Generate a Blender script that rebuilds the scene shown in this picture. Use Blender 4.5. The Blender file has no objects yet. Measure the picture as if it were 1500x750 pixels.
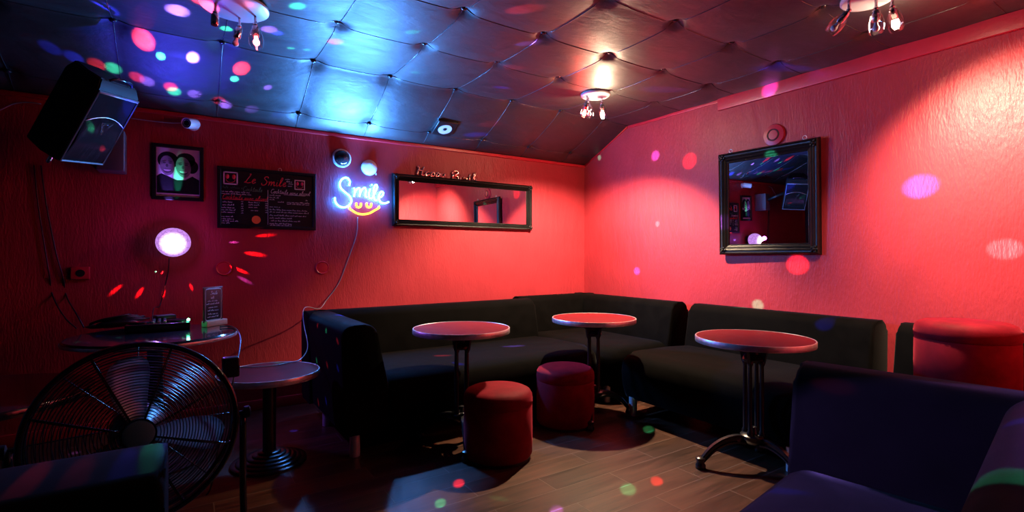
import bpy, bmesh, math, random
from mathutils import Vector, Matrix, Quaternion
random.seed(7)
PI = math.pi
SC = bpy.context.scene
COL = SC.collection

# ------------------------------------------------------------------ survey
# the room was measured from the photograph: camera at (0,0,1.2), back wall y=YA, right wall x=XB
F, EYE = 735.0, 1.2
YA, XB = 4.36, 3.84
_a = math.atan(1125 / F)
DX, DY = math.cos(_a), math.sin(_a)
def ray(px, py):
    u = (px - 750) / F; v = (375 - py) / F
    return Vector((DX + u * DY, DY - u * DX, v))
def on_back(px, py, off=0.0):
    k = ray(px, py); t = (YA - off) / k.y
    return Vector((k.x * t, YA - off, EYE + k.z * t))
def on_right(px, py, off=0.0):
    k = ray(px, py); t = (XB - off) / k.x
    return Vector((XB - off, k.y * t, EYE + k.z * t))
def on_level(px, py, z=0.0):
    k = ray(px, py); t = (z - EYE) / k.z
    return Vector((k.x * t, k.y * t, z))

# ------------------------------------------------------------------ materials
def nm(name):
    m = bpy.data.materials.new(name); m.use_nodes = True
    nt = m.node_tree
    for n in list(nt.nodes): nt.nodes.remove(n)
    o = nt.nodes.new('ShaderNodeOutputMaterial')
    return m, nt, o
def N(nt, t, **kw):
    n = nt.nodes.new(t)
    for k, v in kw.items():
        if k in n.inputs: n.inputs[k].default_value = v
        else: setattr(n, k, v)
    return n
def L(nt, a, ao, b, bi): nt.links.new(a.outputs[ao], b.inputs[bi])
def c4(c): return (c[0], c[1], c[2], 1.0)
def principled(name, col, rough=0.5, metal=0.0, spec=0.5, sheen=0.0, sheen_rough=0.4, coat=0.0, var=0.0, vscale=8.0,
               bump=0.0, bscale=60.0, bdist=0.002, stretch=(1, 1, 1), sheen_tint=None, rvar=0.0):
    m, nt, o = nm(name)
    p = N(nt, 'ShaderNodeBsdfPrincipled')
    p.inputs['Base Color'].default_value = c4(col)
    p.inputs['Roughness'].default_value = rough
    p.inputs['Metallic'].default_value = metal
    p.inputs['Specular IOR Level'].default_value = spec
    p.inputs['Sheen Weight'].default_value = sheen
    p.inputs['Sheen Roughness'].default_value = sheen_rough
    if sheen_tint: p.inputs['Sheen Tint'].default_value = c4(sheen_tint)
    p.inputs['Coat Weight'].default_value = coat
    L(nt, p, 0, o, 0)
    tc = N(nt, 'ShaderNodeTexCoord'); mp = N(nt, 'ShaderNodeMapping'); mp.inputs['Scale'].default_value = stretch
    L(nt, tc, 'Object', mp, 0)
    if var or rvar:
        nz = N(nt, 'ShaderNodeTexNoise', Scale=vscale, Detail=5.0, Roughness=0.6); L(nt, mp, 0, nz, 'Vector')
        if var:
            r = N(nt, 'ShaderNodeMapRange'); r.inputs[1].default_value = 0.3; r.inputs[2].default_value = 0.7
            r.inputs[3].default_value = 1 - var; r.inputs[4].default_value = 1 + var
            L(nt, nz, 'Fac', r, 0)
            mx = N(nt, 'ShaderNodeVectorMath', operation='SCALE'); mx.inputs[0].default_value = col
            L(nt, r, 0, mx, 'Scale'); L(nt, mx, 0, p, 'Base Color')
        if rvar:
            r2 = N(nt, 'ShaderNodeMapRange'); r2.inputs[1].default_value = 0.3; r2.inputs[2].default_value = 0.7
            r2.inputs[3].default_value = max(0.02, rough - rvar); r2.inputs[4].default_value = rough + rvar
            L(nt, nz, 'Fac', r2, 0); L(nt, r2, 0, p, 'Roughness')
    if bump:
        nb = N(nt, 'ShaderNodeTexNoise', Scale=bscale, Detail=4.0, Roughness=0.6); L(nt, mp, 0, nb, 'Vector')
        b = N(nt, 'ShaderNodeBump', Strength=bump, Distance=bdist); L(nt, nb, 'Fac', b, 'Height')
        L(nt, b, 0, p, 'Normal')
    return m
def emission(name, col, s):
    m, nt, o = nm(name); e = N(nt, 'ShaderNodeEmission', Strength=s); e.inputs[0].default_value = c4(col)
    L(nt, e, 0, o, 0); return m
def clear(name, tint=(1, 1, 1), gloss=0.12, rough=0.03, haze=0.0, hazecol=(1, 1, 1)):
    m, nt, o = nm(name)
    t = N(nt, 'ShaderNodeBsdfTransparent'); t.inputs[0].default_value = c4(tint)
    g = N(nt, 'ShaderNodeBsdfGlossy'); g.inputs['Roughness'].default_value = rough
    lw = N(nt, 'ShaderNodeLayerWeight', Blend=0.25)
    r = N(nt, 'ShaderNodeMapRange'); r.inputs[3].default_value = gloss * 0.4; r.inputs[4].default_value = min(1, gloss * 5)
    L(nt, lw, 'Facing', r, 0)
    mx = N(nt, 'ShaderNodeMixShader'); L(nt, r, 0, mx, 0); L(nt, t, 0, mx, 1); L(nt, g, 0, mx, 2)
    if haze:
        d = N(nt, 'ShaderNodeBsdfTranslucent'); d.inputs[0].default_value = c4(hazecol)
        m2 = N(nt, 'ShaderNodeMixShader'); m2.inputs[0].default_value = haze
        L(nt, mx, 0, m2, 1); L(nt, d, 0, m2, 2); L(nt, m2, 0, o, 0)
    else: L(nt, mx, 0, o, 0)
    return m

def wall_paint(name, col):
    m, nt, o = nm(name)
    p = N(nt, 'ShaderNodeBsdfPrincipled', Roughness=0.42); p.inputs['Specular IOR Level'].default_value = 0.28
    L(nt, p, 0, o, 0)
    tc = N(nt, 'ShaderNodeTexCoord')
    big = N(nt, 'ShaderNodeTexNoise', Scale=2.2, Detail=4.0); L(nt, tc, 'Object', big, 'Vector')
    r = N(nt, 'ShaderNodeMapRange'); r.inputs[1].default_value = 0.3; r.inputs[2].default_value = 0.7
    r.inputs[3].default_value = 0.88; r.inputs[4].default_value = 1.1; L(nt, big, 'Fac', r, 0)
    sc = N(nt, 'ShaderNodeVectorMath', operation='SCALE'); sc.inputs[0].default_value = col
    L(nt, r, 0, sc, 'Scale'); L(nt, sc, 0, p, 'Base Color')
    mp = N(nt, 'ShaderNodeMapping'); mp.inputs['Scale'].default_value = (1, 1, 0.28); L(nt, tc, 'Object', mp, 0)
    fine = N(nt, 'ShaderNodeTexNoise', Scale=95.0, Detail=3.0, Roughness=0.55); L(nt, mp, 0, fine, 'Vector')
    mid = N(nt, 'ShaderNodeTexNoise', Scale=14.0, Detail=2.0); L(nt, mp, 0, mid, 'Vector')
    ad = N(nt, 'ShaderNodeMath', operation='MULTIPLY_ADD'); ad.inputs[1].default_value = 1.6
    L(nt, mid, 'Fac', ad, 0); L(nt, fine, 'Fac', ad, 2)
    b = N(nt, 'ShaderNodeBump', Strength=0.55, Distance=0.006); L(nt, ad, 0, b, 'Height'); L(nt, b, 0, p, 'Normal')
    return m
def floor_planks():
    m, nt, o = nm('wood_plank_tiles')
    p = N(nt, 'ShaderNodeBsdfPrincipled'); L(nt, p, 0, o, 0)
    tc = N(nt, 'ShaderNodeTexCoord'); mp = N(nt, 'ShaderNodeMapping'); mp.inputs['Location'].default_value = (0.62, -1.545, 0)
    L(nt, tc, 'Object', mp, 0)
    bk = N(nt, 'ShaderNodeTexBrick', offset=0.5, offset_frequency=2, squash=1.0)
    bk.inputs['Color1'].default_value = (0.0, 0.0, 0.0, 1); bk.inputs['Color2'].default_value = (1, 1, 1, 1); bk.inputs['Mortar'].default_value = (0.5, 0.5, 0.5, 1)
    bk.inputs['Scale'].default_value = 1.0; bk.inputs['Mortar Size'].default_value = 0.0026; bk.inputs['Mortar Smooth'].default_value = 0.2
    bk.inputs['Bias'].default_value = 0.0; bk.inputs['Brick Width'].default_value = 0.74; bk.inputs['Row Height'].default_value = 0.162
    L(nt, mp, 0, bk, 'Vector')
    m2 = N(nt, 'ShaderNodeMapping'); m2.inputs['Scale'].default_value = (2.2, 26, 1); L(nt, tc, 'Object', m2, 0)
    off = N(nt, 'ShaderNodeVectorMath', operation='ADD'); L(nt, m2, 0, off, 0)
    s = N(nt, 'ShaderNodeVectorMath', operation='SCALE'); s.inputs['Scale'].default_value = 7.0; L(nt, bk, 'Color', s, 0); L(nt, s, 0, off, 1)
    gr = N(nt, 'ShaderNodeTexNoise', Scale=1.0, Detail=6.0, Roughness=0.65, Distortion=0.6); L(nt, off, 0, gr, 'Vector')
    cr = N(nt, 'ShaderNodeValToRGB')
    cr.color_ramp.elements[0].position = 0.28; cr.color_ramp.elements[0].color = (0.02, 0.0075, 0.0045, 1)
    cr.color_ramp.elements[1].position = 0.75; cr.color_ramp.elements[1].color = (0.125, 0.046, 0.024, 1)
    L(nt, gr, 'Fac', cr, 0)
    tone = N(nt, 'ShaderNodeMapRange'); tone.inputs[3].default_value = 0.6; tone.inputs[4].default_value = 1.2; L(nt, bk, 'Color', tone, 0)
    sc = N(nt, 'ShaderNodeVectorMath', operation='SCALE'); L(nt, cr, 0, sc, 0); L(nt, tone, 0, sc, 'Scale')
    mx = N(nt, 'ShaderNodeMix', data_type='RGBA'); L(nt, bk, 'Fac', mx, 0); L(nt, sc, 0, mx, 6); mx.inputs[7].default_value = (0.13, 0.085, 0.068, 1)
    L(nt, mx, 2, p, 'Base Color')
    rr = N(nt, 'ShaderNodeMapRange'); rr.inputs[3].default_value = 0.3; rr.inputs[4].default_value = 0.5; L(nt, gr, 'Fac', rr, 0); L(nt, rr, 0, p, 'Roughness')
    ht = N(nt, 'ShaderNodeMath', operation='MULTIPLY_ADD'); ht.inputs[1].default_value = -1.0; L(nt, bk, 'Fac', ht, 0)
    g2 = N(nt, 'ShaderNodeMath', operation='MULTIPLY'); g2.inputs[1].default_value = 0.25; L(nt, gr, 'Fac', g2, 0); L(nt, g2, 0, ht, 2)
    b = N(nt, 'ShaderNodeBump', Strength=0.5, Distance=0.002); L(nt, ht, 0, b, 'Height'); L(nt, b, 0, p, 'Normal')
    return m
def vinyl():
    m, nt, o = nm('quilted_black_vinyl')
    p = N(nt, 'ShaderNodeBsdfPrincipled'); p.inputs['Base Color'].default_value = (0.013, 0.013, 0.014, 1)
    p.inputs['Specular IOR Level'].default_value = 1.0; p.inputs['Coat Weight'].default_value = 0.5; p.inputs['Coat Roughness'].default_value = 0.52
    L(nt, p, 0, o, 0)
    tc = N(nt, 'ShaderNodeTexCoord'); mp = N(nt, 'ShaderNodeMapping'); mp.inputs['Scale'].default_value = (1, 2.2, 1); mp.inputs['Rotation'].default_value = (0, 0, 0.3)
    L(nt, tc, 'Object', mp, 0)
    nz = N(nt, 'ShaderNodeTexNoise', Scale=5.0, Detail=7.0, Roughness=0.62, Distortion=0.4); L(nt, mp, 0, nz, 'Vector')
    r = N(nt, 'ShaderNodeMapRange'); r.inputs[1].default_value = 0.3; r.inputs[2].default_value = 0.7; r.inputs[3].default_value = 0.42; r.inputs[4].default_value = 0.6
    L(nt, nz, 'Fac', r, 0); L(nt, r, 0, p, 'Roughness')
    b = N(nt, 'ShaderNodeBump', Strength=0.35, Distance=0.02); L(nt, nz, 'Fac', b, 'Height'); L(nt, b, 0, p, 'Normal')
    return m

M = {}
M['wall'] = wall_paint('red_wall_paint', (0.45, 0.040, 0.058))
M['trim'] = principled('red_trim_paint', (0.6, 0.025, 0.045), 0.35, bump=0.3, bscale=40, bdist=0.004, var=0.1)
M['floor'] = floor_planks()
M['vinyl'] = vinyl()
M['cord'] = principled('ceiling_seam_cord', (0.05, 0.05, 0.055), 0.25, spec=0.8)
M['button'] = principled('ceiling_button_vinyl', (0.02, 0.02, 0.022), 0.25, spec=0.7)
M['velvet_black'] = principled('black_velvet', (0.0035, 0.0034, 0.0034), 0.8, spec=0.02, sheen=0.035, sheen_rough=0.35, var=0.35, vscale=9, bump=0.25, bscale=420, bdist=0.001, rvar=0.1)
M['velvet_red'] = principled('red_velvet', (0.18, 0.003, 0.013), 0.7, spec=0.12, sheen=0.3, sheen_rough=0.4, sheen_tint=(1, 0.10, 0.16), var=0.35, vscale=7, bump=0.2, bscale=300, bdist=0.001)
M['black_base'] = principled('black_plastic_base', (0.01, 0.01, 0.01), 0.5)
M['chrome'] = principled('polished_chrome', (0.75, 0.75, 0.78), 0.12, metal=1.0)
M['satin_chrome'] = principled('satin_chrome', (0.8, 0.8, 0.86), 0.4, metal=0.45)
M['steel'] = principled('brushed_steel_rim', (0.72, 0.70, 0.68), 0.38, metal=0.8, var=0.15, vscale=30, rvar=0.08)
M['iron'] = principled('black_cast_iron', (0.012, 0.012, 0.014), 0.28, spec=0.7, bump=0.15, bscale=90, bdist=0.001)
M['top_red'] = principled('red_table_laminate', (0.19, 0.009, 0.013), 0.5, spec=0.07, var=0.1, vscale=14, rvar=0.05)
M['top_dark'] = principled('black_gloss_tabletop', (0.014, 0.014, 0.016), 0.12, spec=0.7, coat=0.3, var=0.2)
M['frame_black'] = principled('carved_black_frame', (0.006, 0.006, 0.006), 0.4, spec=0.35, bump=0.5, bscale=55, bdist=0.004, var=0.3)
M['mirror'] = principled('mirror_silver', (0.93, 0.93, 0.93), 0.0, metal=1.0)
M['black_plastic'] = principled('black_plastic', (0.012, 0.012, 0.013), 0.35, spec=0.5, bump=0.1, bscale=200, bdist=0.001)
M['cabinet'] = principled('textured_black_cabinet', (0.006, 0.006, 0.007), 0.6, spec=0.25, bump=0.15, bscale=250, bdist=0.001)
M['black_gloss'] = principled('gloss_black_plastic', (0.01, 0.01, 0.012), 0.12, spec=0.6)
M['white_plastic'] = principled('white_plastic', (0.75, 0.74, 0.76), 0.35)
M['red_painted'] = principled('red_painted_plastic', (0.5, 0.02, 0.045), 0.4)
M['grey_plastic'] = principled('grey_plastic', (0.12, 0.13, 0.15), 0.4)
M['wire'] = principled('dark_cable', (0.02, 0.02, 0.025), 0.35)
M['white_wire'] = principled('pale_cable', (0.5, 0.5, 0.52), 0.4)
M['clear_wire'] = principled('clear_plastic_cable', (0.3, 0.3, 0.32), 0.25)
M['glass'] = clear('clear_lamp_glass', (0.96, 0.96, 0.96), 0.16)
M['acrylic'] = clear('clear_acrylic', (0.97, 0.98, 1.0), 0.06, 0.1)
M['warm_bulb'] = emission('warm_bulb_glow', (1.0, 0.72, 0.46), 500)
M['warm_bulb_far'] = emission('warm_bulb_glow_far', (1.0, 0.72, 0.46), 1800)
M['red_bulb'] = emission('red_bulb_glow', (1.0, 0.02, 0.015), 600)
M['pink_bulb'] = emission('dim_red_bulb_glow', (1.0, 0.12, 0.14), 45)
M['off_bulb'] = principled('unlit_bulb_glass', (0.7, 0.72, 0.78), 0.15)
M['neon_blue'] = emission('neon_ice_blue', (0.013, 0.25, 1.0), 230)
M['neon_yellow'] = emission('neon_yellow', (1.0, 0.62, 0.035), 6)
M['wood'] = principled('pale_wood_block', (0.55, 0.42, 0.26), 0.5, var=0.15, vscale=20, stretch=(1, 1, 8))
M['chalkboard'] = principled('chalkboard_black', (0.008, 0.009, 0.011), 0.35, var=0.4, vscale=5)
M['chalk_white'] = principled('white_chalk_pen', (0.9, 0.86, 0.95), 0.7)
M['chalk_red'] = principled('red_chalk_pen', (0.9, 0.05, 0.06), 0.7)
M['chalk_green'] = principled('green_chalk_pen', (0.16, 0.34, 0.20), 0.7)
M['chalk_orange'] = principled('orange_sticker', (0.85, 0.22, 0.05), 0.6)
M['paper'] = principled('photo_paper_light', (0.62, 0.56, 0.66), 0.25, var=0.15, vscale=10)
M['ink'] = principled('photo_ink_dark', (0.012, 0.012, 0.016), 0.25)
M['skin'] = principled('photo_grey_skin', (0.20, 0.18, 0.21), 0.25, var=0.35, vscale=22)
M['skin_dark'] = principled('photo_grey_dark', (0.07, 0.065, 0.08), 0.25, var=0.3, vscale=22)
M['pink'] = principled('pink_print', (0.9, 0.05, 0.22), 0.5)
M['foil'] = principled('rose_gold_foil', (0.95, 0.62, 0.5), 0.16, metal=1.0)
M['fan_metal'] = principled('black_fan_wire', (0.02, 0.02, 0.022), 0.3, spec=0.8, metal=0.3)
M['blade'] = principled('grey_fan_blade', (0.5, 0.5, 0.5), 0.35, metal=0.3)
M['badge'] = principled('teal_lit_badge', (0.08, 0.42, 0.55), 0.4)  # colour carries the blue-green light falling on the hub
M['green_led'] = emission('green_led', (0.10, 1.0, 0.45), 60)
M['grille'] = principled('black_metal_grille', (0.02, 0.02, 0.022), 0.3, metal=0.5, spec=0.6)
M['screen_line'] = principled('silver_logo', (0.55, 0.55, 0.6), 0.25, metal=0.8)

# ------------------------------------------------------------------ mesh helpers
def link(name, bm, mat, parent=None, smooth=True, angle=None):
    me = bpy.data.meshes.new(name); bmesh.ops.recalc_face_normals(bm, faces=bm.faces[:])
    if smooth:
        for f in bm.faces: f.smooth = True
        if angle is not None:
            for e in bm.edges:
                if len(e.link_faces) == 2 and e.calc_face_angle(0) > math.radians(angle): e.smooth = False
    bm.to_mesh(me); bm.free()
    for mm in (mat if isinstance(mat, (list, tuple)) else [mat]): me.materials.append(mm)
    o = bpy.data.objects.new(name, me); COL.objects.link(o)
    if parent: o.parent = parent
    return o
def thing(name, label, cat, loc=(0, 0, 0), rz=0.0, group=None):
    o = bpy.data.objects.new(name, None); COL.objects.link(o); o.empty_display_size = 0.1
    o.location = loc; o.rotation_euler = (0, 0, rz)
    o['label'] = label; o['category'] = cat
    if group: o['group'] = group
    return o
def tag(o, label, cat, group=None):
    o['label'] = label; o['category'] = cat
    if group: o['group'] = group
    return o
def struct(o): o['kind'] = 'structure'; return o
def copy_tree(o, parent=None):
    c = o.copy(); COL.objects.link(c)
    if parent: c.parent = parent
    for ch in list(o.children): copy_tree(ch, c)
    return c
def box(bm, c, s, mtx=None, bevel=0.0, seg=3):
    r = bmesh.ops.create_cube(bm, size=1.0); vs = r['verts']
    for v in vs: v.co = Vector((v.co.x * s[0] + c[0], v.co.y * s[1] + c[1], v.co.z * s[2] + c[2]))
    if bevel:
        es = list({e for v in vs for e in v.link_edges})
        rb = bmesh.ops.bevel(bm, geom=es, offset=bevel, segments=seg, profile=0.5, affect='EDGES')
        vs = list({v for f in rb['faces'] for v in f.verts} | {v for v in vs if v.is_valid})
    if mtx is not None:
        for v in vs: v.co = mtx @ v.co
    return vs
def lathe(bm, prof, n=32, mtx=None, cap=True):
    rings = []
    for r, z in prof:
        if r < 1e-5:
            v = bm.verts.new((0, 0, z)); rings.append([v])
        else: rings.append([bm.verts.new((r * math.cos(2 * PI * k / n), r * math.sin(2 * PI * k / n), z)) for k in range(n)])
    for a, b in zip(rings, rings[1:]):
        for k in range(n):
            k2 = (k + 1) % n
            if len(a) == 1 and len(b) == 1: continue
            if len(a) == 1: bm.faces.new((a[0], b[k], b[k2]))
            elif len(b) == 1: bm.faces.new((a[k], a[k2], b[0]))
            else: bm.faces.new((a[k], a[k2], b[k2], b[k]))
    if cap:
        if len(rings[0]) > 1: bm.faces.new(rings[0][::-1])
        if len(rings[-1]) > 1: bm.faces.new(rings[-1])
    if mtx is not None:
        for r in rings:
            for v in r: v.co = mtx @ v.co
def tube(bm, pts, r, n=8, closed=False, cap=True):
    pts = [Vector(p) for p in pts]
    m = len(pts); rr = r if isinstance(r, (list, tuple)) else [r] * m
    tang = []
    for i in range(m):
        if closed: t = pts[(i + 1) % m] - pts[i - 1]
        else: t = pts[min(i + 1, m - 1)] - pts[max(i - 1, 0)]
        if t.length < 1e-9: t = Vector((0, 0, 1))
        tang.append(t.normalized())
    up = Vector((0, 0, 1)) if abs(tang[0].z) < 0.9 else Vector((1, 0, 0))
    nrm = (up - tang[0] * up.dot(tang[0])).normalized()
    rings = []
    for i in range(m):
        nrm = nrm - tang[i] * nrm.dot(tang[i])
        if nrm.length < 1e-6: nrm = tang[i].orthogonal()
        nrm.normalize(); bi = tang[i].cross(nrm)
        rings.append([bm.verts.new(pts[i] + (nrm * math.cos(2 * PI * k / n) + bi * math.sin(2 * PI * k / n)) * rr[i]) for k in range(n)])
    prs = list(zip(rings, rings[1:]))
    if closed: prs.append((rings[-1], rings[0]))
    for a, b in prs:
        for k in range(n):
            k2 = (k + 1) % n; bm.faces.new((a[k], a[k2], b[k2], b[k]))
    if cap and not closed:
        bm.faces.new(rings[0][::-1]); bm.faces.new(rings[-1])
def spline(pts, k=6, closed=False):
    P = [Vector(p) for p in pts]; out = []; n = len(P)
    if n < 3: return P
    rng = range(n if closed else n - 1)
    for i in rng:
        p1, p2 = P[i], P[(i + 1) % n]
        p0 = P[i - 1] if (closed or i > 0) else p1 * 2 - p2
        p3 = P[(i + 2) % n] if (closed or i + 2 < n) else p2 * 2 - p1
        for j in range(k):
            t = j / k
            out.append(0.5 * ((2 * p1) + (p2 - p0) * t + (2 * p0 - 5 * p1 + 4 * p2 - p3) * t * t + (3 * p1 - p0 - 3 * p2 + p3) * t ** 3))
    if not closed: out.append(P[-1])
    return out
def prism(bm, prof, x0, x1, bevel=0.0, seg=4, axis='x'):
    """closed profile of (depth, height) extruded along the length"""
    def V(d, z, x): return (x, d, z) if axis == 'x' else (d, x, z)
    a = [bm.verts.new(V(d, z, x0)) for d, z in prof]; b = [bm.verts.new(V(d, z, x1)) for d, z in prof]
    n = len(prof); faces = []
    for i in range(n):
        j = (i + 1) % n; faces.append(bm.faces.new((a[i], a[j], b[j], b[i])))
    fa = bm.faces.new(a[::-1]); fb = bm.faces.new(b)
    if bevel:
        es = list(fa.edges) + list(fb.edges)
        bmesh.ops.bevel(bm, geom=es, offset=bevel, segments=seg, profile=0.5, affect='EDGES', clamp_overlap=True)
def round_poly(pts, radii, k=6):
    out = []; n = len(pts)
    for i in range(n):
        p = Vector(pts[i]); a = Vector(pts[i - 1]); b = Vector(pts[(i + 1) % n]); r = radii[i] if isinstance(radii, (list, tuple)) else radii
        if r <= 0: out.append(tuple(p)); continue
        da = (a - p).normalized(); db = (b - p).normalized()
        ang = da.angle(db); t = r / math.tan(ang / 2)
        s = p + da * t; e = p + db * t; c = p + (da + db).normalized() * (r / math.sin(ang / 2))
        v0 = s - c; v1 = e - c; th = v0.angle(v1); cr = v0.x * v1.y - v0.y * v1.x; sg = 1 if cr > 0 else -1
        for q in range(k + 1):
            w = sg * th * q / k; out.append((c.x + v0.x * math.cos(w) - v0.y * math.sin(w), c.y + v0.x * math.sin(w) + v0.y * math.cos(w)))
    return out
def aim(loc, d):
    return Matrix.Translation(Vector(loc)) @ Vector(d).to_track_quat('Z', 'Y').to_matrix().to_4x4()

# ------------------------------------------------------------------ the room
X0, Y0, Y1 = -2.2, -3.0, YA
ZLOW, ZHI, YR = 2.235, 2.555, 3.68
def ceil_base(y): return ZHI if y <= YR else ZHI + (ZLOW - ZHI) * (y - YR) / (YA - YR)
bm = bmesh.new(); box(bm, ((X0 + XB) / 2, (Y0 + Y1) / 2, -0.05), (XB - X0 + 0.2, Y1 - Y0 + 0.2, 0.1)); struct(link('floor', bm, M['floor'], smooth=False))
bm = bmesh.new(); box(bm, ((X0 + XB) / 2, YA + 0.06, 1.16), (XB - X0 + 0.24, 0.12, 2.34)); struct(link('wall_back', bm, M['wall'], smooth=False))
bm = bmesh.new(); box(bm, (XB + 0.06, (Y0 + Y1) / 2, 1.3), (0.12, Y1 - Y0, 2.62)); struct(link('wall_right', bm, M['wall'], smooth=False))
bm = bmesh.new(); box(bm, (X0 - 0.06, (Y0 + Y1) / 2, 1.3), (0.12, Y1 - Y0, 2.62)); struct(link('wall_left', bm, M['black_base'], smooth=False))
bm = bmesh.new(); box(bm, ((X0 + XB) / 2, Y0 - 0.06, 1.3), (XB - X0 + 0.24, 0.12, 2.62)); struct(link('wall_front', bm, M['black_base'], smooth=False))

bm = bmesh.new(); box(bm, ((2.42 + XB) / 2, 0.20, 1.28), (XB - 2.42, 0.2, 2.56)); struct(link('wall_front_return', bm, M['wall'], smooth=False))

GX = lambda k: 0.205 + 0.549 * k
VY = [4.20, 3.68, 3.03] + [3.03 - 0.55 * j for j in range(1, 12)]
def vfrac(y):
    if y > VY[0]: return min(1.0, (y - VY[0]) / 0.52)
    for a, b in zip(VY, VY[1:]):
        if y >= b: return (y - b) / (a - b)
    return 0.5
def ceil_z(x, y, seam=False):
    u = (x - 0.205) / 0.549; v = vfrac(y)
    su = abs(math.sin(PI * u)); sv = abs(math.sin(PI * v))
    edge = min(1.0, (YA - y) / 0.1) if y > 4.2 else 1.0
    z = ceil_base(y) - 0.0095 * (su ** 0.8 + sv ** 0.8) * edge
    fx = abs(u - round(u)) * 0.549
    fy = min(abs(y - q) for q in VY)
    z += 0.030 * math.exp(-(fx * fx + fy * fy) / 0.0024)
    if y > YR - 0.08: z = min(z, ceil_base(y) + 0.01)
    return z
bm = bmesh.new()
xs = [X0 + (XB - X0) * i / 231 for i in range(232)]; ys = sorted([Y0 + (YA - Y0) * i / 270 for i in range(271)] + [YR])
grid = [[bm.verts.new((x, y, ceil_z(x, y))) for x in xs] for y in ys]
for a, b in zip(grid, grid[1:]):
    for i in range(len(xs) - 1): bm.faces.new((a[i], a[i + 1], b[i + 1], b[i]))
ceiling = struct(link('ceiling', bm, M['vinyl']))
bm = bmesh.new()
for k in range(-4, 7):
    tube(bm, [(GX(k), y, ceil_z(GX(k), y) - 0.001) for y in ys[::2] + [ys[-1]]], 0.0026, 6)
for y in VY[:9]:
    tube(bm, [(x, y, ceil_z(x, y) - 0.001) for x in xs[::2] + [xs[-1]]], 0.0026, 6)
link('seam_piping', bm, M['cord'], ceiling)
btn = None
for k in range(-2, 7):
    for y in VY[:7]:
        if GX(k) > XB - 0.08: continue
        z = ceil_z(GX(k), y)
        if btn is None:
            bm = bmesh.new(); bmesh.ops.create_uvsphere(bm, u_segments=14, v_segments=8, radius=0.02)
            for v in bm.verts: v.co.z *= 0.62
            b = btn = link('button', bm, M['button'], ceiling)
        else: b = btn.copy(); COL.objects.link(b); b.parent = ceiling
        b.location = (GX(k), y, z - 0.006)
bm = bmesh.new(); box(bm, (X0 - 0.0 + (XB - X0) / 2, (Y0 + YA) / 2, 2.68), (XB - X0 + 0.24, YA - Y0 + 0.24, 0.1)); struct(link('ceiling_slab', bm, M['black_base'], smooth=False))
# painted edge strips and the boxed beam on the right wall
bm = bmesh.new(); box(bm, ((X0 + XB) / 2, YA - 0.008, ZLOW - 0.014), (XB - X0, 0.016, 0.03), bevel=0.004); struct(link('trim_1', bm, M['trim'], angle=40))
bm = bmesh.new(); box(bm, (XB - 0.014, (2.63 + Y0) / 2, 2.492), (0.028, 2.63 - Y0, 0.105), bevel=0.006); struct(link('trim_2', bm, M['trim'], angle=40))
bm = bmesh.new(); box(bm, (XB - 0.006, (YR + 2.63) / 2, 2.528), (0.012, YR - 2.63, 0.03), bevel=0.004); struct(link('trim_3', bm, M['trim'], angle=40))
bm = bmesh.new()
tube(bm, [(XB - 0.004, YR + 0.01, ZHI - 0.02), (XB - 0.004, YA - 0.005, ZLOW - 0.005)], 0.012, 6); struct(link('trim_4', bm, M['trim']))
bm = bmesh.new(); box(bm, ((X0 + XB) / 2, YA - 0.007, 0.04), (XB - X0, 0.014, 0.08), bevel=0.004); struct(link('baseboard_back', bm, M['trim'], angle=40))
bm = bmesh.new(); box(bm, (XB - 0.007, (Y0 + YA) / 2, 0.04), (0.014, YA - Y0 - 0.03, 0.08), bevel=0.004); struct(link('baseboard_right', bm, M['trim'], angle=40))

# ------------------------------------------------------------------ sofas
BACK = round_poly([(0.02, 0.14), (0.0, 0.79), (0.205, 0.79), (0.29, 0.42), (0.29, 0.14)], [0.02, 0.075, 0.075, 0.0, 0.02])
BACK_WIDE = round_poly([(0.02, 0.14), (0.0, 0.79), (0.275, 0.79), (0.33, 0.42), (0.33, 0.14)], [0.02, 0.06, 0.06, 0.0, 0.02])
def seat_prof(d0, d1, zt=0.455):
    base = [(d0, 0.13), (d1 - 0.035, 0.13), (d1, 0.22), (d1 + 0.01, 0.33), (d1 - 0.005, zt - 0.045), (d1 - 0.05, zt - 0.008), (d1 - 0.16, zt + 0.004)]
    return base + [(d1 - (d1 - d0) * t, zt + 0.004 - 0.006 * t) for t in (0.45, 0.7)] + [(d0, zt - 0.004)]
def chrome_leg(x, y, parent, h=0.14):
    bm = bmesh.new(); lathe(bm, [(0.024, 0), (0.03, 0.003), (0.03, h)], 20); o = link('leg', bm, M['satin_chrome'], parent, angle=50); o.location = (x, y, 0); o['label'] = 'short chrome leg'; return o
def bench(name, label, length, depth, group=None, arm=False, loc=(0, 0, 0), rz=0.0, prof=BACK):
    t = thing(name, label, 'sofa', loc, rz, group)
    bm = bmesh.new(); prism(bm, prof, -length / 2, length / 2, 0.045); link('backrest', bm, M['velvet_black'], t, angle=60)
    xe = length / 2 - (0.26 if arm else 0)
    bm = bmesh.new(); prism(bm, seat_prof(0.24, depth), -length / 2 + 0.005, xe, 0.06); link('seat', bm, M['velvet_black'], t, angle=60)
    if arm:
        pr = [(length / 2 - d, z) for d, z in BACK]
        bm = bmesh.new(); prism(bm, pr, 0.06, depth + 0.0, 0.075, 6, axis='y'); link('arm', bm, M['velvet_black'], t, angle=60)
    for sx in (-1, 1):
        for y in (0.38, depth - 0.05): chrome_leg(sx * (length / 2 - 0.095), y, t)
    return t
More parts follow.
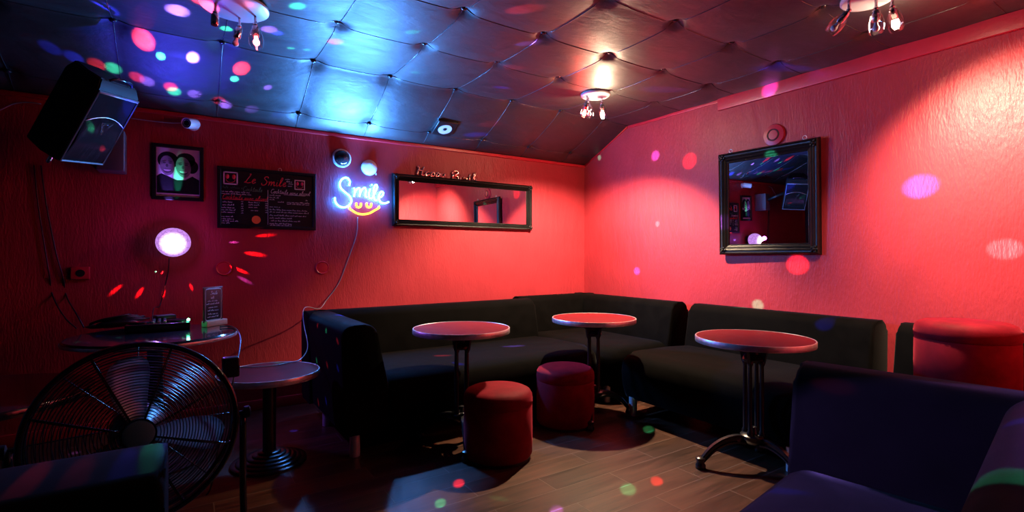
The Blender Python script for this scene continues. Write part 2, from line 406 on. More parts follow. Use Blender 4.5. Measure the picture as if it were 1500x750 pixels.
# bench under the neon sign, its arm at the left end (local +x is the room's -x)
bench('bench_sofa', 'long black velvet bench sofa with a rounded arm, under the wide mirror', 2.05, 1.09, 'black velvet lounge sofas', True, (1.77, 4.085, 0), PI + 0.015)
bench('bench_sofa', 'black velvet bench sofa under the square black-framed mirror', 1.37, 1.04, 'black velvet lounge sofas', False, (XB - 0.02, 2.075, 0), PI / 2)
bench('bench_sofa', 'mostly hidden black velvet bench carrying the red pouf by the right wall', 0.93, 1.04, 'black velvet lounge sofas', False, (XB - 0.02, 0.805, 0), PI / 2)
bench('bench_sofa', 'black velvet sofa seen from its back corner in front of the floor fan', 1.9, 1.05, 'black velvet lounge sofas', False, (-0.03 - 0.95, 1.40, 0), PI, BACK_WIDE)
def corner_sofa(label, lx, ly, loc, rz):
    """backs along local y=0 (length lx) and local x=0 (length ly); seat fills the square"""
    t = thing('corner_sofa', label, 'sofa', loc, rz, 'black velvet lounge sofas')
    bm = bmesh.new(); prism(bm, BACK, 0.0, lx, 0.045); link('backrest', bm, M['velvet_black'], t, angle=60)
    bm = bmesh.new(); prism(bm, BACK, 0.0, ly, 0.045, axis='y'); link('backrest', bm, M['velvet_black'], t, angle=60)
    # seat: rounded slab
    pl = round_poly([(0.24, 0.24), (lx - 0.005, 0.24), (lx - 0.005, ly - 0.005), (0.24, ly - 0.005)], [0, 0.05, 0.18, 0.05], 8)
    bm = bmesh.new()
    lv = [(0.13, 0.03), (0.2, 0.0), (0.36, -0.008), (0.415, 0.01), (0.445, 0.05), (0.456, 0.13), (0.459, 0.25)]
    cx, cy = (0.24 + lx) / 2, (0.24 + ly) / 2; rings = []
    for z, ins in lv:
        ring = []
        for x, y in pl:
            sx = 1 - ins / ((lx - 0.24) / 2); sy = 1 - ins / ((ly - 0.24) / 2)
            ring.append(bm.verts.new((cx + (x - cx) * sx, cy + (y - cy) * sy, z)))
        rings.append(ring)
    n = len(pl)
    for a, b in zip(rings, rings[1:]):
        for k in range(n): bm.faces.new((a[k], a[(k + 1) % n], b[(k + 1) % n], b[k]))
    bm.faces.new(rings[0][::-1]); bm.faces.new(rings[-1])
    link('seat', bm, M['velvet_black'], t, angle=60)
    for x, y in ((0.12, 0.12), (lx - 0.1, 0.12), (0.12, ly - 0.1), (lx - 0.1, ly - 0.1)): chrome_leg(x, y, t)
    return t
corner_sofa('black velvet corner sofa in the room corner behind the orange-lit table', 1.01, 1.40, (XB - 0.02, YA - 0.03, 0), PI)
# foreground corner unit on the right
corner_sofa('black velvet corner sofa with purple light on its seat, nearest on the right', 0.78, 1.15, (2.235, 0.255, 0), PI / 2 + math.radians(8.5))

# ------------------------------------------------------------------ poufs
def pouf(label, x, y, z=0.0):
    t = thing('pouf', label, 'stool', (x, y, z), 0, 'red velvet poufs')
    bm = bmesh.new(); lathe(bm, [(0.19, 0), (0.192, 0.02)], 40); link('base', bm, M['black_base'], t, angle=40)
    bm = bmesh.new(); lathe(bm, [(0.196, 0.02), (0.2045, 0.035), (0.206, 0.18), (0.205, 0.315), (0.201, 0.322)], 56); link('body', bm, M['velvet_red'], t, angle=60)
    bm = bmesh.new(); lathe(bm, [(0.200, 0.320), (0.206, 0.327), (0.207, 0.352), (0.204, 0.378), (0.192, 0.398), (0.168, 0.41), (0.11, 0.416), (0.0, 0.418)], 56); link('lid', bm, M['velvet_red'], t, angle=60)
    return t
pouf('red velvet pouf on the floor in front of the left bistro table', 1.577, 2.566)
pouf('purple-lit red velvet pouf on the floor beside the table in the corner', 2.285, 2.80)
pouf('bright red velvet pouf set up on the bench by the right wall', 3.30, 0.868, 0.46)

# ------------------------------------------------------------------ bistro tables
def tabletop(parent, r, z, th, topmat, rimmat):
    bm = bmesh.new(); lathe(bm, [(r - 0.006, z - th + 0.003), (r - 0.006, z - 0.0015), (0, z - 0.0015)], 72); link('tabletop', bm, topmat, parent, angle=40)
    bm = bmesh.new(); lathe(bm, [(r - 0.012, z - th), (r - 0.001, z - th), (r, z - th + 0.003), (r, z - 0.003), (r - 0.002, z), (r - 0.007, z), (r - 0.009, z - 0.003)], 72, cap=False)
    o = link('rim', bm, rimmat, parent, angle=40); o['label'] = 'brushed metal rim band'
def bistro(label, x, y, ang):
    t = thing('bistro_table', label, 'table', (x, y, 0), math.radians(ang), 'round bistro tables')
    tabletop(t, 0.31, 0.742, 0.032, M['top_red'], M['steel'])
    # cross bracket under the top
    bm = bmesh.new()
    for k in range(4):
        mt = Matrix.Rotation(k * PI / 2 + PI / 4, 4, 'Z')
        prof = [(0.02, 0.62), (0.062, 0.60), (0.072, 0.66), (0.16, 0.702), (0.16, 0.71), (0.02, 0.71)]
        a = [bm.verts.new(mt @ Vector((d, -0.009, z))) for d, z in prof]; b = [bm.verts.new(mt @ Vector((d, 0.009, z))) for d, z in prof]
        for i in range(len(prof)):
            j = (i + 1) % len(prof); bm.faces.new((a[i], a[j], b[j], b[i]))
        bm.faces.new(a[::-1]); bm.faces.new(b)
    lathe(bm, [(0.0, 0.6), (0.05, 0.605), (0.058, 0.62), (0.05, 0.64), (0.035, 0.65), (0.035, 0.7)], 24)
    link('bracket', bm, M['iron'], t, angle=40)
    for k in range(4):
        a = k * PI / 2 + PI / 4
        bm = bmesh.new(); lathe(bm, [(0.013, 0.19), (0.017, 0.20), (0.017, 0.215), (0.011, 0.225), (0.0115, 0.40), (0.010, 0.585), (0.016, 0.595), (0.016, 0.61), (0.012, 0.615)], 16)
        o = link('column', bm, M['iron'], t, angle=40); o.location = (0.046 * math.cos(a), 0.046 * math.sin(a), 0)
    bm = bmesh.new(); lathe(bm, [(0.0, 0.135), (0.03, 0.14), (0.05, 0.155), (0.068, 0.175), (0.070, 0.192), (0.06, 0.2), (0.03, 0.205), (0.022, 0.222), (0.018, 0.238), (0, 0.244)], 32)
    link('hub', bm, M['iron'], t, angle=45)
    for k in range(3):
        mt = Matrix.Rotation(k * 2 * PI / 3, 4, 'Z')
        bm = bmesh.new()
        path = spline([(0.045, 0, 0.165), (0.10, 0, 0.168), (0.165, 0, 0.150), (0.225, 0, 0.112), (0.268, 0, 0.066), (0.288, 0, 0.040)], 5)
        n = len(path)
        rings = []
        for i, p in enumerate(path):
            f = i / (n - 1); hh = 0.026 - 0.014 * f; ww = 0.013 - 0.001 * f
            tg = (path[min(i + 1, n - 1)] - path[max(i - 1, 0)]).normalized(); up = Vector((-tg.z, 0, tg.x))
            cs = [(-ww, -hh), (ww, -hh), (ww * 1.1, -hh * .55), (ww * .55, -hh * .3), (ww * .55, hh * .4), (ww * 1.2, hh * .65), (ww, hh), (-ww, hh), (-ww * 1.2, hh * .65), (-ww * .55, hh * .4), (-ww * .55, -hh * .3), (-ww * 1.1, -hh * .55)]
            rings.append([bm.verts.new(mt @ (p + up * b + Vector((0, a, 0)))) for a, b in cs])
        for a, b in zip(rings, rings[1:]):
            for q in range(12): bm.faces.new((a[q], a[(q + 1) % 12], b[(q + 1) % 12], b[q]))
        bm.faces.new(rings[0][::-1]); bm.faces.new(rings[-1])
        lathe(bm, [(0.022, 0), (0.028, 0.006), (0.028, 0.022), (0.022, 0.030), (0.021, 0.044), (0.026, 0.052), (0.025, 0.060), (0.014, 0.066), (0, 0.066)], 16, mt @ Matrix.Translation((0.295, 0, 0)))
        link('foot', bm, M['iron'], t, angle=50)
    return t
bistro('round red-topped bistro table with metal rim, left one behind the nearer floor pouf', 1.49, 2.872, -112)
bistro('round orange-lit bistro table with metal rim, in the corner behind the purple-lit pouf', 2.558, 2.80, -137)
bistro('round dark-red bistro table with metal rim, beside the bench under the square mirror', 2.687, 1.624, 145)

# low pedestal table with stepped base
t = thing('pedestal_table', 'low round red side table with stepped metal base, beside the sofa arm', 'table', (0.415, 3.215, 0))
tabletop(t, 0.275, 0.53, 0.034, M['top_red'], M['steel'])
bm = bmesh.new(); lathe(bm, [(0.036, 0.06), (0.036, 0.455), (0.05, 0.46), (0.09, 0.494), (0.0, 0.494)], 28); link('column', bm, M['iron'], t, angle=40)
prof = []
for k in range(6):
    r = 0.20 - 0.028 * k; z = 0.006 + 0.011 * k
    prof += [(r, z), (r + 0.002, z + 0.006), (r - 0.004, z + 0.011), (r - 0.022, z + 0.0105)]
prof = [(0.2, 0.0)] + prof + [(0.036, 0.075)]
bm = bmesh.new(); lathe(bm, prof, 48); o = link('base', bm, M['iron'], t, angle=50)

# equipment table by the wall
DJ = Vector((-0.14, 3.556, 0))
t = thing('equipment_table', 'round black gloss table holding the music equipment by the back wall', 'table', DJ)
bm = bmesh.new(); lathe(bm, [(0.36, 0.715), (0.402, 0.718), (0.412, 0.728), (0.412, 0.742), (0.405, 0.75), (0.0, 0.75)], 72); link('tabletop', bm, M['top_dark'], t, angle=40)
bm = bmesh.new(); lathe(bm, [(0.405, 0.722), (0.416, 0.722), (0.418, 0.730), (0.416, 0.738), (0.405, 0.738)], 72, cap=False); link('rim', bm, M['steel'], t, angle=50)
bm = bmesh.new(); lathe(bm, [(0.04, 0.03), (0.04, 0.68), (0.12, 0.716), (0, 0.716)], 28); link('column', bm, M['iron'], t, angle=40)
bm = bmesh.new(); lathe(bm, [(0.24, 0), (0.24, 0.012), (0.2, 0.022), (0.05, 0.05), (0.04, 0.06)], 40); link('base', bm, M['iron'], t, angle=50)

# dark table at the far left edge
t = thing('side_table', 'low dark table at the left edge, mostly lost in shadow', 'table', (-0.86, 3.30, 0))
bm = bmesh.new(); lathe(bm, [(0.46, 0.515), (0.478, 0.52), (0.48, 0.545), (0.474, 0.555), (0, 0.555)], 64); link('tabletop', bm, M['top_dark'], t, angle=40)
bm = bmesh.new(); lathe(bm, [(0.035, 0.03), (0.035, 0.50), (0.1, 0.516), (0, 0.516)], 24); link('column', bm, M['iron'], t, angle=40)
bm = bmesh.new(); lathe(bm, [(0.22, 0), (0.22, 0.012), (0.18, 0.022), (0.05, 0.05), (0.036, 0.06)], 40); link('base', bm, M['iron'], t, angle=50)

# ------------------------------------------------------------------ wall frames and mirrors
def frame_mesh(bm, w, h, prof):
    """prof: (inset from the outer edge, height off the wall); swept round a rectangle centred on the origin in the x-z plane, facing -y"""
    cs = [(-1, -1), (1, -1), (1, 1), (-1, 1)]; rings = []
    for ins, ht in prof: rings.append([bm.verts.new((sx * (w / 2 - ins), -ht, sz * (h / 2 - ins))) for sx, sz in cs])
    for a, b in zip(rings, rings[1:]):
        for k in range(4): bm.faces.new((a[k], a[(k + 1) % 4], b[(k + 1) % 4], b[k]))
def mirror(label, w, h, loc, rz, fw, tilt=0.0, orn=True):
    t = thing('wall_mirror', label, 'mirror', loc, rz, None); t.rotation_euler = (tilt, 0, rz)
    bm = bmesh.new()
    frame_mesh(bm, w, h, [(0, 0.0), (0, 0.022), (0.006, 0.034), (fw * .16, 0.040), (fw * .24, 0.032), (fw * .34, 0.030), (fw * .42, 0.036), (fw * .5, 0.030), (fw * .6, 0.026), (fw * .66, 0.031), (fw * .74, 0.024), (fw * .88, 0.018), (fw * .93, 0.021), (fw, 0.012), (fw, 0.004)])
    fr = link('frame', bm, M['frame_black'], t, angle=28)
    if orn:
        for sx in (-1, 1):
            for sz in (-1, 1):
                bm = bmesh.new()
                for q in range(5):
                    a = q * 2 * PI / 5; r = 0.018
                    bmesh.ops.create_uvsphere(bm, u_segments=10, v_segments=6, radius=0.011, matrix=Matrix.Translation((r * math.cos(a), -0.036, r * math.sin(a))) @ Matrix.Diagonal((1, 0.6, 1, 1)))
                bmesh.ops.create_uvsphere(bm, u_segments=10, v_segments=6, radius=0.012, matrix=Matrix.Translation((0, -0.040, 0)))
                o = link('corner_ornament', bm, M['frame_black'], fr); o.location = (sx * (w / 2 - fw * .45), 0, sz * (h / 2 - fw * .45))
    bm = bmesh.new(); box(bm, (0, -0.006, 0), (w - 2 * fw + 0.01, 0.006, h - 2 * fw + 0.01)); link('mirror_glass', bm, M['mirror'], t, smooth=False)
    return t
mirror('wide black carved-frame mirror reflecting the lit corner, right of the neon sign', 1.522, 0.472, (2.322, YA - 0.003, 1.706), 0, 0.062)
mb = mirror('square black-framed mirror on the right wall above the bench', 0.79, 0.842, (XB - 0.024, 2.195, 1.632), -PI / 2 + 0.038, 0.085, tilt=0.021)
for px, py in ((-0.29, 0.428), (0.29, 0.428)):
    bm = bmesh.new()
    tube(bm, [(0.014 * math.cos(a), -0.012, 0.014 * math.sin(a)) for a in [i * 2 * PI / 16 for i in range(16)]], 0.003, 6, closed=True)
    o = link('hanging_ring', bm, M['steel'], mb); o.location = (px, 0, py + 0.008)

# --- single-stroke script lettering
G = {
 'L': (.62, [[(.30, .95), (.42, 1.0), (.40, .85), (.24, .45), (.10, .06), (.02, .08), (.10, .14), (.3, .02), (.6, .08)]]),
 'e': (.42, [[(0, .15), (.16, .22), (.32, .36), (.24, .47), (.10, .34), (.10, .10), (.22, .0), (.42, .14)]]),
 'S': (.62, [[(.55, .82), (.46, .98), (.24, .96), (.16, .78), (.34, .60), (.50, .42), (.44, .12), (.2, .0), (.03, .1), (.02, .24)]]),
 'm': (.78, [[(0, .38), (.08, .46), (.10, .2), (.08, .0)], [(.08, .1), (.18, .38), (.30, .46), (.34, .2), (.33, .0)], [(.33, .1), (.44, .38), (.56, .46), (.60, .15), (.66, .0), (.78, .1)]]),
 'n': (.52, [[(0, .38), (.08, .46), (.10, .2), (.08, .0)], [(.08, .1), (.18, .38), (.30, .46), (.34, .15), (.40, .0), (.52, .1)]]),
 'i': (.26, [[(.06, .44), (.05, .12), (.12, .0), (.26, .1)], [(.08, .62), (.10, .64)]]),
 'l': (.30, [[(0, .1), (.16, .5), (.24, .9), (.14, .98), (.07, .7), (.07, .15), (.15, .0), (.30, .1)]]),
 'C': (.58, [[(.54, .80), (.42, .97), (.2, .9), (.06, .6), (.06, .25), (.22, .02), (.42, .04), (.58, .2)]]),
 'o': (.42, [[(.22, .45), (.08, .36), (.06, .12), (.18, .0), (.32, .12), (.32, .36), (.22, .45), (.42, .40)]]),
 'c': (.36, [[(.32, .38), (.2, .46), (.07, .34), (.07, .1), (.18, .0), (.36, .12)]]),
 'k': (.42, [[(.06, .98), (.06, .0)], [(.32, .46), (.08, .22), (.24, .14), (.42, .0)]]),
 't': (.32, [[(.12, .85), (.10, .12), (.18, .0), (.32, .1)], [(.0, .56), (.26, .58)]]),
 'a': (.46, [[(.32, .40), (.18, .46), (.06, .3), (.08, .06), (.2, .02), (.33, .3), (.34, .44), (.34, .1), (.46, .06)]]),
 's': (.34, [[(.0, .06), (.18, .40), (.22, .46), (.28, .2), (.2, .0), (.08, .04)]]),
 'v': (.40, [[(0, .42), (.08, .44), (.16, .02), (.30, .4), (.40, .42)]]),
 'H': (.80, [[(.06, .86), (.18, .99), (.20, .7), (.12, .0)], [(.64, .98), (.54, .5), (.52, .05), (.62, .0), (.76, .1)], [(.12, .48), (.34, .55), (.56, .52)]]),
 'p': (.46, [[(.08, .44), (.06, .0), (.02, -.4)], [(.07, .3), (.2, .46), (.34, .32), (.28, .04), (.1, .06)], [(.28, .04), (.46, .1)]]),
 'y': (.44, [[(.04, .44), (.06, .12), (.18, .02), (.32, .2)], [(.34, .44), (.30, -.1), (.2, -.4), (.06, -.3), (.2, -.1), (.44, .1)]]),
 'B': (.70, [[(.16, .96), (.12, .0)], [(.02, .72), (.18, .96), (.44, .98), (.50, .78), (.22, .55), (.52, .48), (.56, .14), (.3, .0), (.08, .08)]]),
 'r': (.38, [[(.02, .36), (.08, .48), (.12, .36), (.28, .40), (.26, .1), (.38, .06)]]),
 'h': (.50, [[(.02, .1), (.20, .7), (.22, .96), (.12, .96), (.08, .5), (.08, .0)], [(.08, .15), (.2, .42), (.32, .4), (.34, .06), (.50, .08)]]),
 'd': (.48, [[(.30, .38), (.16, .45), (.05, .25), (.12, .0), (.28, .1), (.34, .5), (.36, .95), (.34, .1), (.48, .06)]]),
 'w': (.62, [[(.02, .42), (.08, .06), (.18, .02), (.28, .38), (.32, .06), (.42, .02), (.54, .4), (.62, .42)]]),
 'f': (.34, [[(.0, .1), (.22, .7), (.24, .96), (.14, .9), (.12, .3), (.10, -.3)], [(.02, .44), (.3, .46)]]),
 'g': (.44, [[(.32, .40), (.18, .46), (.06, .3), (.1, .06), (.24, .1), (.34, .4), (.30, -.2), (.16, -.4), (.05, -.28), (.44, .1)]]),
 ' ': (.3, []),
}
def script(bm, text, x, z, h, r, slant=0.25, y=0.0, space=0.03, n=4, k=4):
    for ch in text:
        w, strokes = G[ch]
        for s in strokes:
            pts = spline([(x + (a + slant * b) * h, y, z + b * h) for a, b in s], k)
            tube(bm, pts, r, n)
        x += (w + space) * h
    return x
def scribble(bm, x, z, w, h, r, y=0.0, rnd=random):
    xe = x + w
    while x < xe:
        ww = min(rnd.uniform(2.0, 5.5) * h * 0.5, xe - x + 0.001); m = max(3, int(ww / h * 4.5)); pts = []
        for i in range(m + 1):
            tall = 1.0 if rnd.random() < 0.22 else 0.55
            pts.append((x + ww * i / m, y, z + (h * tall * rnd.uniform(.75, 1) if i % 2 else h * rnd.uniform(0, .12))))
        tube(bm, spline(pts, 2), r, 3); x += ww + h * 0.55

# chalkboard menu: board 0.207..0.908 x, 1.41..1.875 z
bw, bh = 0.701, 0.464
cb = thing('menu_board', 'wide chalkboard drinks menu in a dark frame on the back wall', 'sign', (0.5575, YA - 0.002, 1.643))
bm = bmesh.new(); frame_mesh(bm, bw, bh, [(0, 0), (0, 0.022), (0.004, 0.026), (0.020, 0.026), (0.026, 0.016), (0.026, 0.006)]); link('frame', bm, M['frame_black'], cb, angle=30)
bm = bmesh.new(); box(bm, (0, -0.008, 0), (bw - 0.045, 0.006, bh - 0.045)); board = link('board', bm, M['chalkboard'], cb, smooth=False)
YB = -0.0125
def cbx(px): return (px - 72) / (1045 - 72) * (bw - 0.05) - (bw - 0.05) / 2   # from the survey photo of the board
def cbz(px, py):
    top = 70 + (px - 72) / 973 * 70; bot = 640 + (px - 72) / 973 * 60
    return (bh - 0.05) * (0.5 - (py - top) / (bot - top))
bm = bmesh.new(); script(bm, 'Le', cbx(300), cbz(300, 208), 0.072, 0.0028, y=YB); script(bm, 'Smile', cbx(475), cbz(475, 232), 0.069, 0.0028, y=YB, space=0.05); o = link('title_lettering', bm, M['chalk_red'], board); o['label'] = 'red handwritten title'
bm = bmesh.new(); x = script(bm, 'Cocktails', cbx(82), cbz(82, 372), 0.036, 0.0015, y=YB); script(bm, ' avec alcool', x, cbz(82, 372) - 0.002, 0.036, 0.0015, y=YB)
box(bm, (cbx(290), YB, cbz(290, 388)), (0.30, 0.002, 0.003)); o = link('heading_lettering', bm, M['chalk_red'], board); o['label'] = 'red underlined heading'
bm = bmesh.new(); scribble(bm, cbx(85), cbz(85, 262), 0.13, 0.024, 0.0011, YB); script(bm, 'Cocktails', cbx(285), cbz(285, 292), 0.036, 0.0014, y=YB); o = link('green_lettering', bm, M['chalk_green'], board); o['label'] = 'faint green heading'
bm = bmesh.new()
x = script(bm, 'Cocktails', cbx(575), cbz(575, 318), 0.034, 0.0013, y=YB); script(bm, ' sans alcool', x, cbz(575, 322), 0.034, 0.0013, y=YB)
box(bm, (cbx(840), YB, cbz(840, 345)), (0.16, 0.002, 0.002)); box(bm, (cbx(548), YB, cbz(548, 470)), (0.002, 0.002, 0.27))
rows = [(72, 300, 290), (72, 322, 300), (85, 410, 100), (85, 440, 110), (70, 468, 130), (70, 492, 140), (70, 515, 130), (75, 560, 110), (75, 585, 120), (75, 607, 160), (75, 628, 80),
        (345, 420, 110), (345, 445, 110), (345, 470, 90), (370, 505, 80), (565, 345, 120), (565, 370, 100), (565, 392, 50), (655, 420, 60), (755, 425, 250), (755, 443, 250),
        (565, 470, 110), (565, 500, 420), (565, 525, 430), (565, 560, 400), (565, 590, 240), (580, 620, 320), (565, 650, 250), (570, 668, 230), (735, 175, 50), (745, 200, 60), (770, 225, 55), (765, 248, 50)]
rr = random.Random(3)
sets = [[r for r in rows if r[0] < 330], [r for r in rows if 330 <= r[0] < 540], [r for r in rows if r[0] >= 540]]
for k, st_ in enumerate(sets):
    if k < 2: x = None; bm2 = bmesh.new()
    else: bm2 = bm
    for a, b, w in st_: scribble(bm2, cbx(a), cbz(a, b), w / 973 * (bw - .05), 0.0135, 0.0014, YB, rr)
    link('white_lettering', bm2, M['chalk_white'], board)['label'] = 'rows of white handwriting'
for a in (270, 520, 965):
    bm = bmesh.new()
    for b in range(0, 6 if a < 900 else 2): scribble(bm, cbx(a), cbz(a, 410 + 24 * b), 0.014, 0.012, 0.0011, YB, rr)
    link('price_column', bm, M['chalk_white'], board)
for (x0, y0, s, dark) in ((165, 160, 0.098, 'chalk_red'), (897, 232, 0.080, 'pink')):
    bm = bmesh.new(); cx, cz = cbx(x0), cbz(x0, y0)
    for q in (-1, 1): box(bm, (cx + q * (s * .45), YB - .0005, cz), (s * .09, 0.002, s * .99)); box(bm, (cx, YB - .0005, cz + q * (s * .45)), (s * .99, 0.002, s * .09))
    st = link('sticker', bm, M['chalk_white'], board, smooth=False); st['label'] = 'square smiling-eyes sticker with white border'
    bm = bmesh.new()
    for q in (-1, 1): lathe(bm, [(s * .15, 0), (s * .15, 0.002), (0, 0.0025)], 20, Matrix.Translation((cx + q * s * .22, YB, cz + s * .12)) @ Matrix.Rotation(PI / 2, 4, 'X') @ Matrix.Diagonal((0.85, 1.25, 1, 1)))
    tube(bm, [(cx + s * .3 * math.cos(a), YB - .001, cz - s * .1 + s * .24 * math.sin(a)) for a in [PI + PI * i / 10 for i in range(11)]], s * .02, 5)
    link('eyes', bm, M[dark], st)
bm = bmesh.new(); lathe(bm, [(0.031, 0), (0.031, 0.002), (0, 0.0022)], 28, Matrix.Translation((cbx(425), YB, cbz(425, 600))) @ Matrix.Rotation(PI / 2, 4, 'X'))
o = link('round_sticker', bm, M['chalk_orange'], board, angle=40); o['label'] = 'round orange sticker'
bm = bmesh.new(); tube(bm, [(0.08 + 0.012 * math.cos(a), -0.008, bh / 2 + 0.01 + 0.012 * math.sin(a)) for a in [i * 2 * PI / 14 for i in range(14)]], 0.0025, 5, closed=True); link('hanging_ring', bm, M['steel'], cb)

# framed black and white photograph
ph = thing('framed_photo', 'framed black and white photo of two laughing men, left of the menu board', 'picture', (-0.035, YA - 0.002, 1.80))
pw, phh = 0.312, 0.398
bm = bmesh.new(); frame_mesh(bm, pw, phh, [(0, 0), (0, 0.02), (0.003, 0.024), (0.022, 0.024), (0.026, 0.016), (0.026, 0.005)]); link('frame', bm, M['frame_black'], ph, angle=30)
bm = bmesh.new(); box(bm, (0, -0.007, 0), (pw - 0.048, 0.004, phh - 0.048)); pr = link('print', bm, M['paper'], ph, smooth=False)
def flat(bm, pts, y, th=0.0004):
    a = [bm.verts.new((x, y, z)) for x, z in pts]; b = [bm.verts.new((x, y - th, z)) for x, z in pts]
    n = len(pts)
    for i in range(n): bm.faces.new((a[i], a[(i + 1) % n], b[(i + 1) % n], b[i]))
    bm.faces.new(a); bm.faces.new(b[::-1])
def ell(cx, cz, rx, rz, a0=0, a1=2 * PI, n=22, rot=0.0):
    o = []
    for i in range(n + (0 if abs(a1 - a0 - 2 * PI) < 1e-6 else 1)):
        a = a0 + (a1 - a0) * i / n; x, z = rx * math.cos(a), rz * math.sin(a)
        o.append((cx + x * math.cos(rot) - z * math.sin(rot), cz + x * math.sin(rot) + z * math.cos(rot)))
    return o
bm = bmesh.new()   # dark jackets and hair
flat(bm, [(-.128, -.15), (-.128, -.03), (-.10, -.012), (-.06, -.03), (-.01, -.055), (.04, -.05), (.085, -.02), (.128, -.045), (.128, -.15)], -0.0092)
flat(bm, ell(-.062, .085, .062, .062), -0.0092); flat(bm, ell(.045, .095, .058, .052), -0.0092); flat(bm, ell(.082, .05, .04, .05), -0.0092)
link('dark_shapes', bm, M['ink'], pr, smooth=False)
for cx, cz, sc, rot in ((-.066, .048, 1, .08), (.030, .042, 1.06, .12)):
    bm = bmesh.new(); mk = []
    def fl(pts, y, mi):
        n0 = len(bm.faces); flat(bm, pts, y); bm.faces.ensure_lookup_table()
        for f in bm.faces[n0:]: f.material_index = mi
    fl(ell(cx, cz, .043 * sc, .071 * sc, rot=rot), -.0098, 0)
    for q in (-1, 1): fl(ell(cx + q * .017 * sc, cz + .018, .010 * sc, .005 * sc), -.0104, 1); fl(ell(cx + q * .018 * sc, cz + .03, .013 * sc, .0035, rot=-q * .2), -.0104, 1)
    fl(ell(cx - .002, cz - .001, .008, .012), -.0104, 1); fl(ell(cx, cz - .028, .027 * sc, .026 * sc, PI, 2 * PI), -.0104, 1)
    fl(ell(cx, cz - .030, .023 * sc, .011 * sc, PI, 2 * PI), -.011, 2)
    bmesh.ops.recalc_face_normals(bm, faces=bm.faces[:]); link('laughing_face', bm, [M['skin'], M['skin_dark'], M['paper']], pr, smooth=False)

# ------------------------------------------------------------------ neon sign
NO = Vector((1.262, YA, 1.731))
def neon_pt(cx, cy, off=0.042):
    p = on_back(480 + cx / 6.25, 210 + cy / 6.25); return Vector((p.x - NO.x, -off, p.z - NO.z))
ns = thing('neon_sign', 'glowing blue and yellow neon sign reading Smile on a clear backing', 'neon sign', NO)
strokes = [
 [(186, 392), (190, 352), (165, 322), (128, 328), (102, 365), (108, 412), (148, 452), (190, 488), (206, 530), (184, 570), (138, 590), (88, 575), (60, 540), (54, 500)],
 [(228, 412), (236, 440), (230, 492)], [(232, 470), (252, 428), (278, 416), (284, 450), (280, 492)], [(282, 470), (302, 428), (328, 412), (338, 440), (332, 480), (346, 498)],
 [(376, 420), (364, 470), (372, 506), (392, 506)], [(388, 382), (394, 386)],
 [(396, 506), (420, 456), (440, 404), (428, 384), (412, 408), (408, 470), (418, 520), (440, 524)],
 [(448, 500), (478, 492), (496, 462), (478, 446), (458, 474), (456, 516), (476, 545), (510, 552), (545, 540)]]
bm = bmesh.new()
for s in strokes: tube(bm, spline([neon_pt(*p) for p in s], 6), 0.0058, 8)
link('blue_tube', bm, M['neon_blue'], ns)['label'] = 'ice-blue script tube'
bm = bmesh.new()
for s in ([(194, 585), (188, 600), (214, 618), (258, 644), (312, 652), (370, 642), (424, 612), (458, 592), (452, 578)], [(250, 548), (252, 578), (272, 590), (290, 578), (292, 550)], [(344, 548), (346, 578), (366, 590), (384, 578), (386, 550)]):
    tube(bm, spline([neon_pt(*p) for p in s], 6), 0.0075, 8)
link('yellow_tube', bm, M['neon_yellow'], ns)['label'] = 'yellow smiling-mouth tube'
outl = [(30, 520), (50, 480), (95, 470), (78, 410), (84, 340), (130, 300), (190, 310), (210, 360), (215, 400), (260, 388), (330, 385), (370, 365), (430, 362), (500, 390), (515, 440), (550, 510), (555, 570), (500, 585), (480, 600), (440, 640), (310, 680), (200, 640), (150, 605), (90, 608), (45, 580)]
pl = [neon_pt(*p, off=0.02) for p in outl]
bm = bmesh.new(); a = [bm.verts.new(p) for p in pl]; b = [bm.verts.new(p + Vector((0, -0.004, 0))) for p in pl]; n = len(pl)
for i in range(n): bm.faces.new((a[i], a[(i + 1) % n], b[(i + 1) % n], b[i]))
bm.faces.new(a); bm.faces.new(b[::-1]); bmesh.ops.triangulate(bm, faces=[f for f in bm.faces if len(f.verts) > 4])
link('backing_panel', bm, M['acrylic'], ns, smooth=False)['label'] = 'clear acrylic backing'
# its cable, down the wall and over the side table
pts = [on_back(*p, off=0.008) for p in ((524, 318), (522, 345), (508, 385), (496, 415))] + [on_back(478, 440, 0.02), on_back(468, 452, 0.12)] + [Vector((0.80, 4.12, 0.805)), Vector((0.742, 3.98, 0.79)), Vector((0.722, 3.84, 0.70)), Vector((0.70, 3.6, 0.585)), Vector((0.62, 3.42, 0.54)), Vector((0.54, 3.38, 0.535)), Vector((0.45, 3.34, 0.535)), Vector((0.35, 3.36, 0.535)), Vector((0.28, 3.40, 0.535))]
bm = bmesh.new(); tube(bm, spline(pts, 8), 0.0034, 6)
tag(link('neon_sign_cable', bm, M['clear_wire']), 'pale cable from the neon sign down to the low red side table', 'cable')

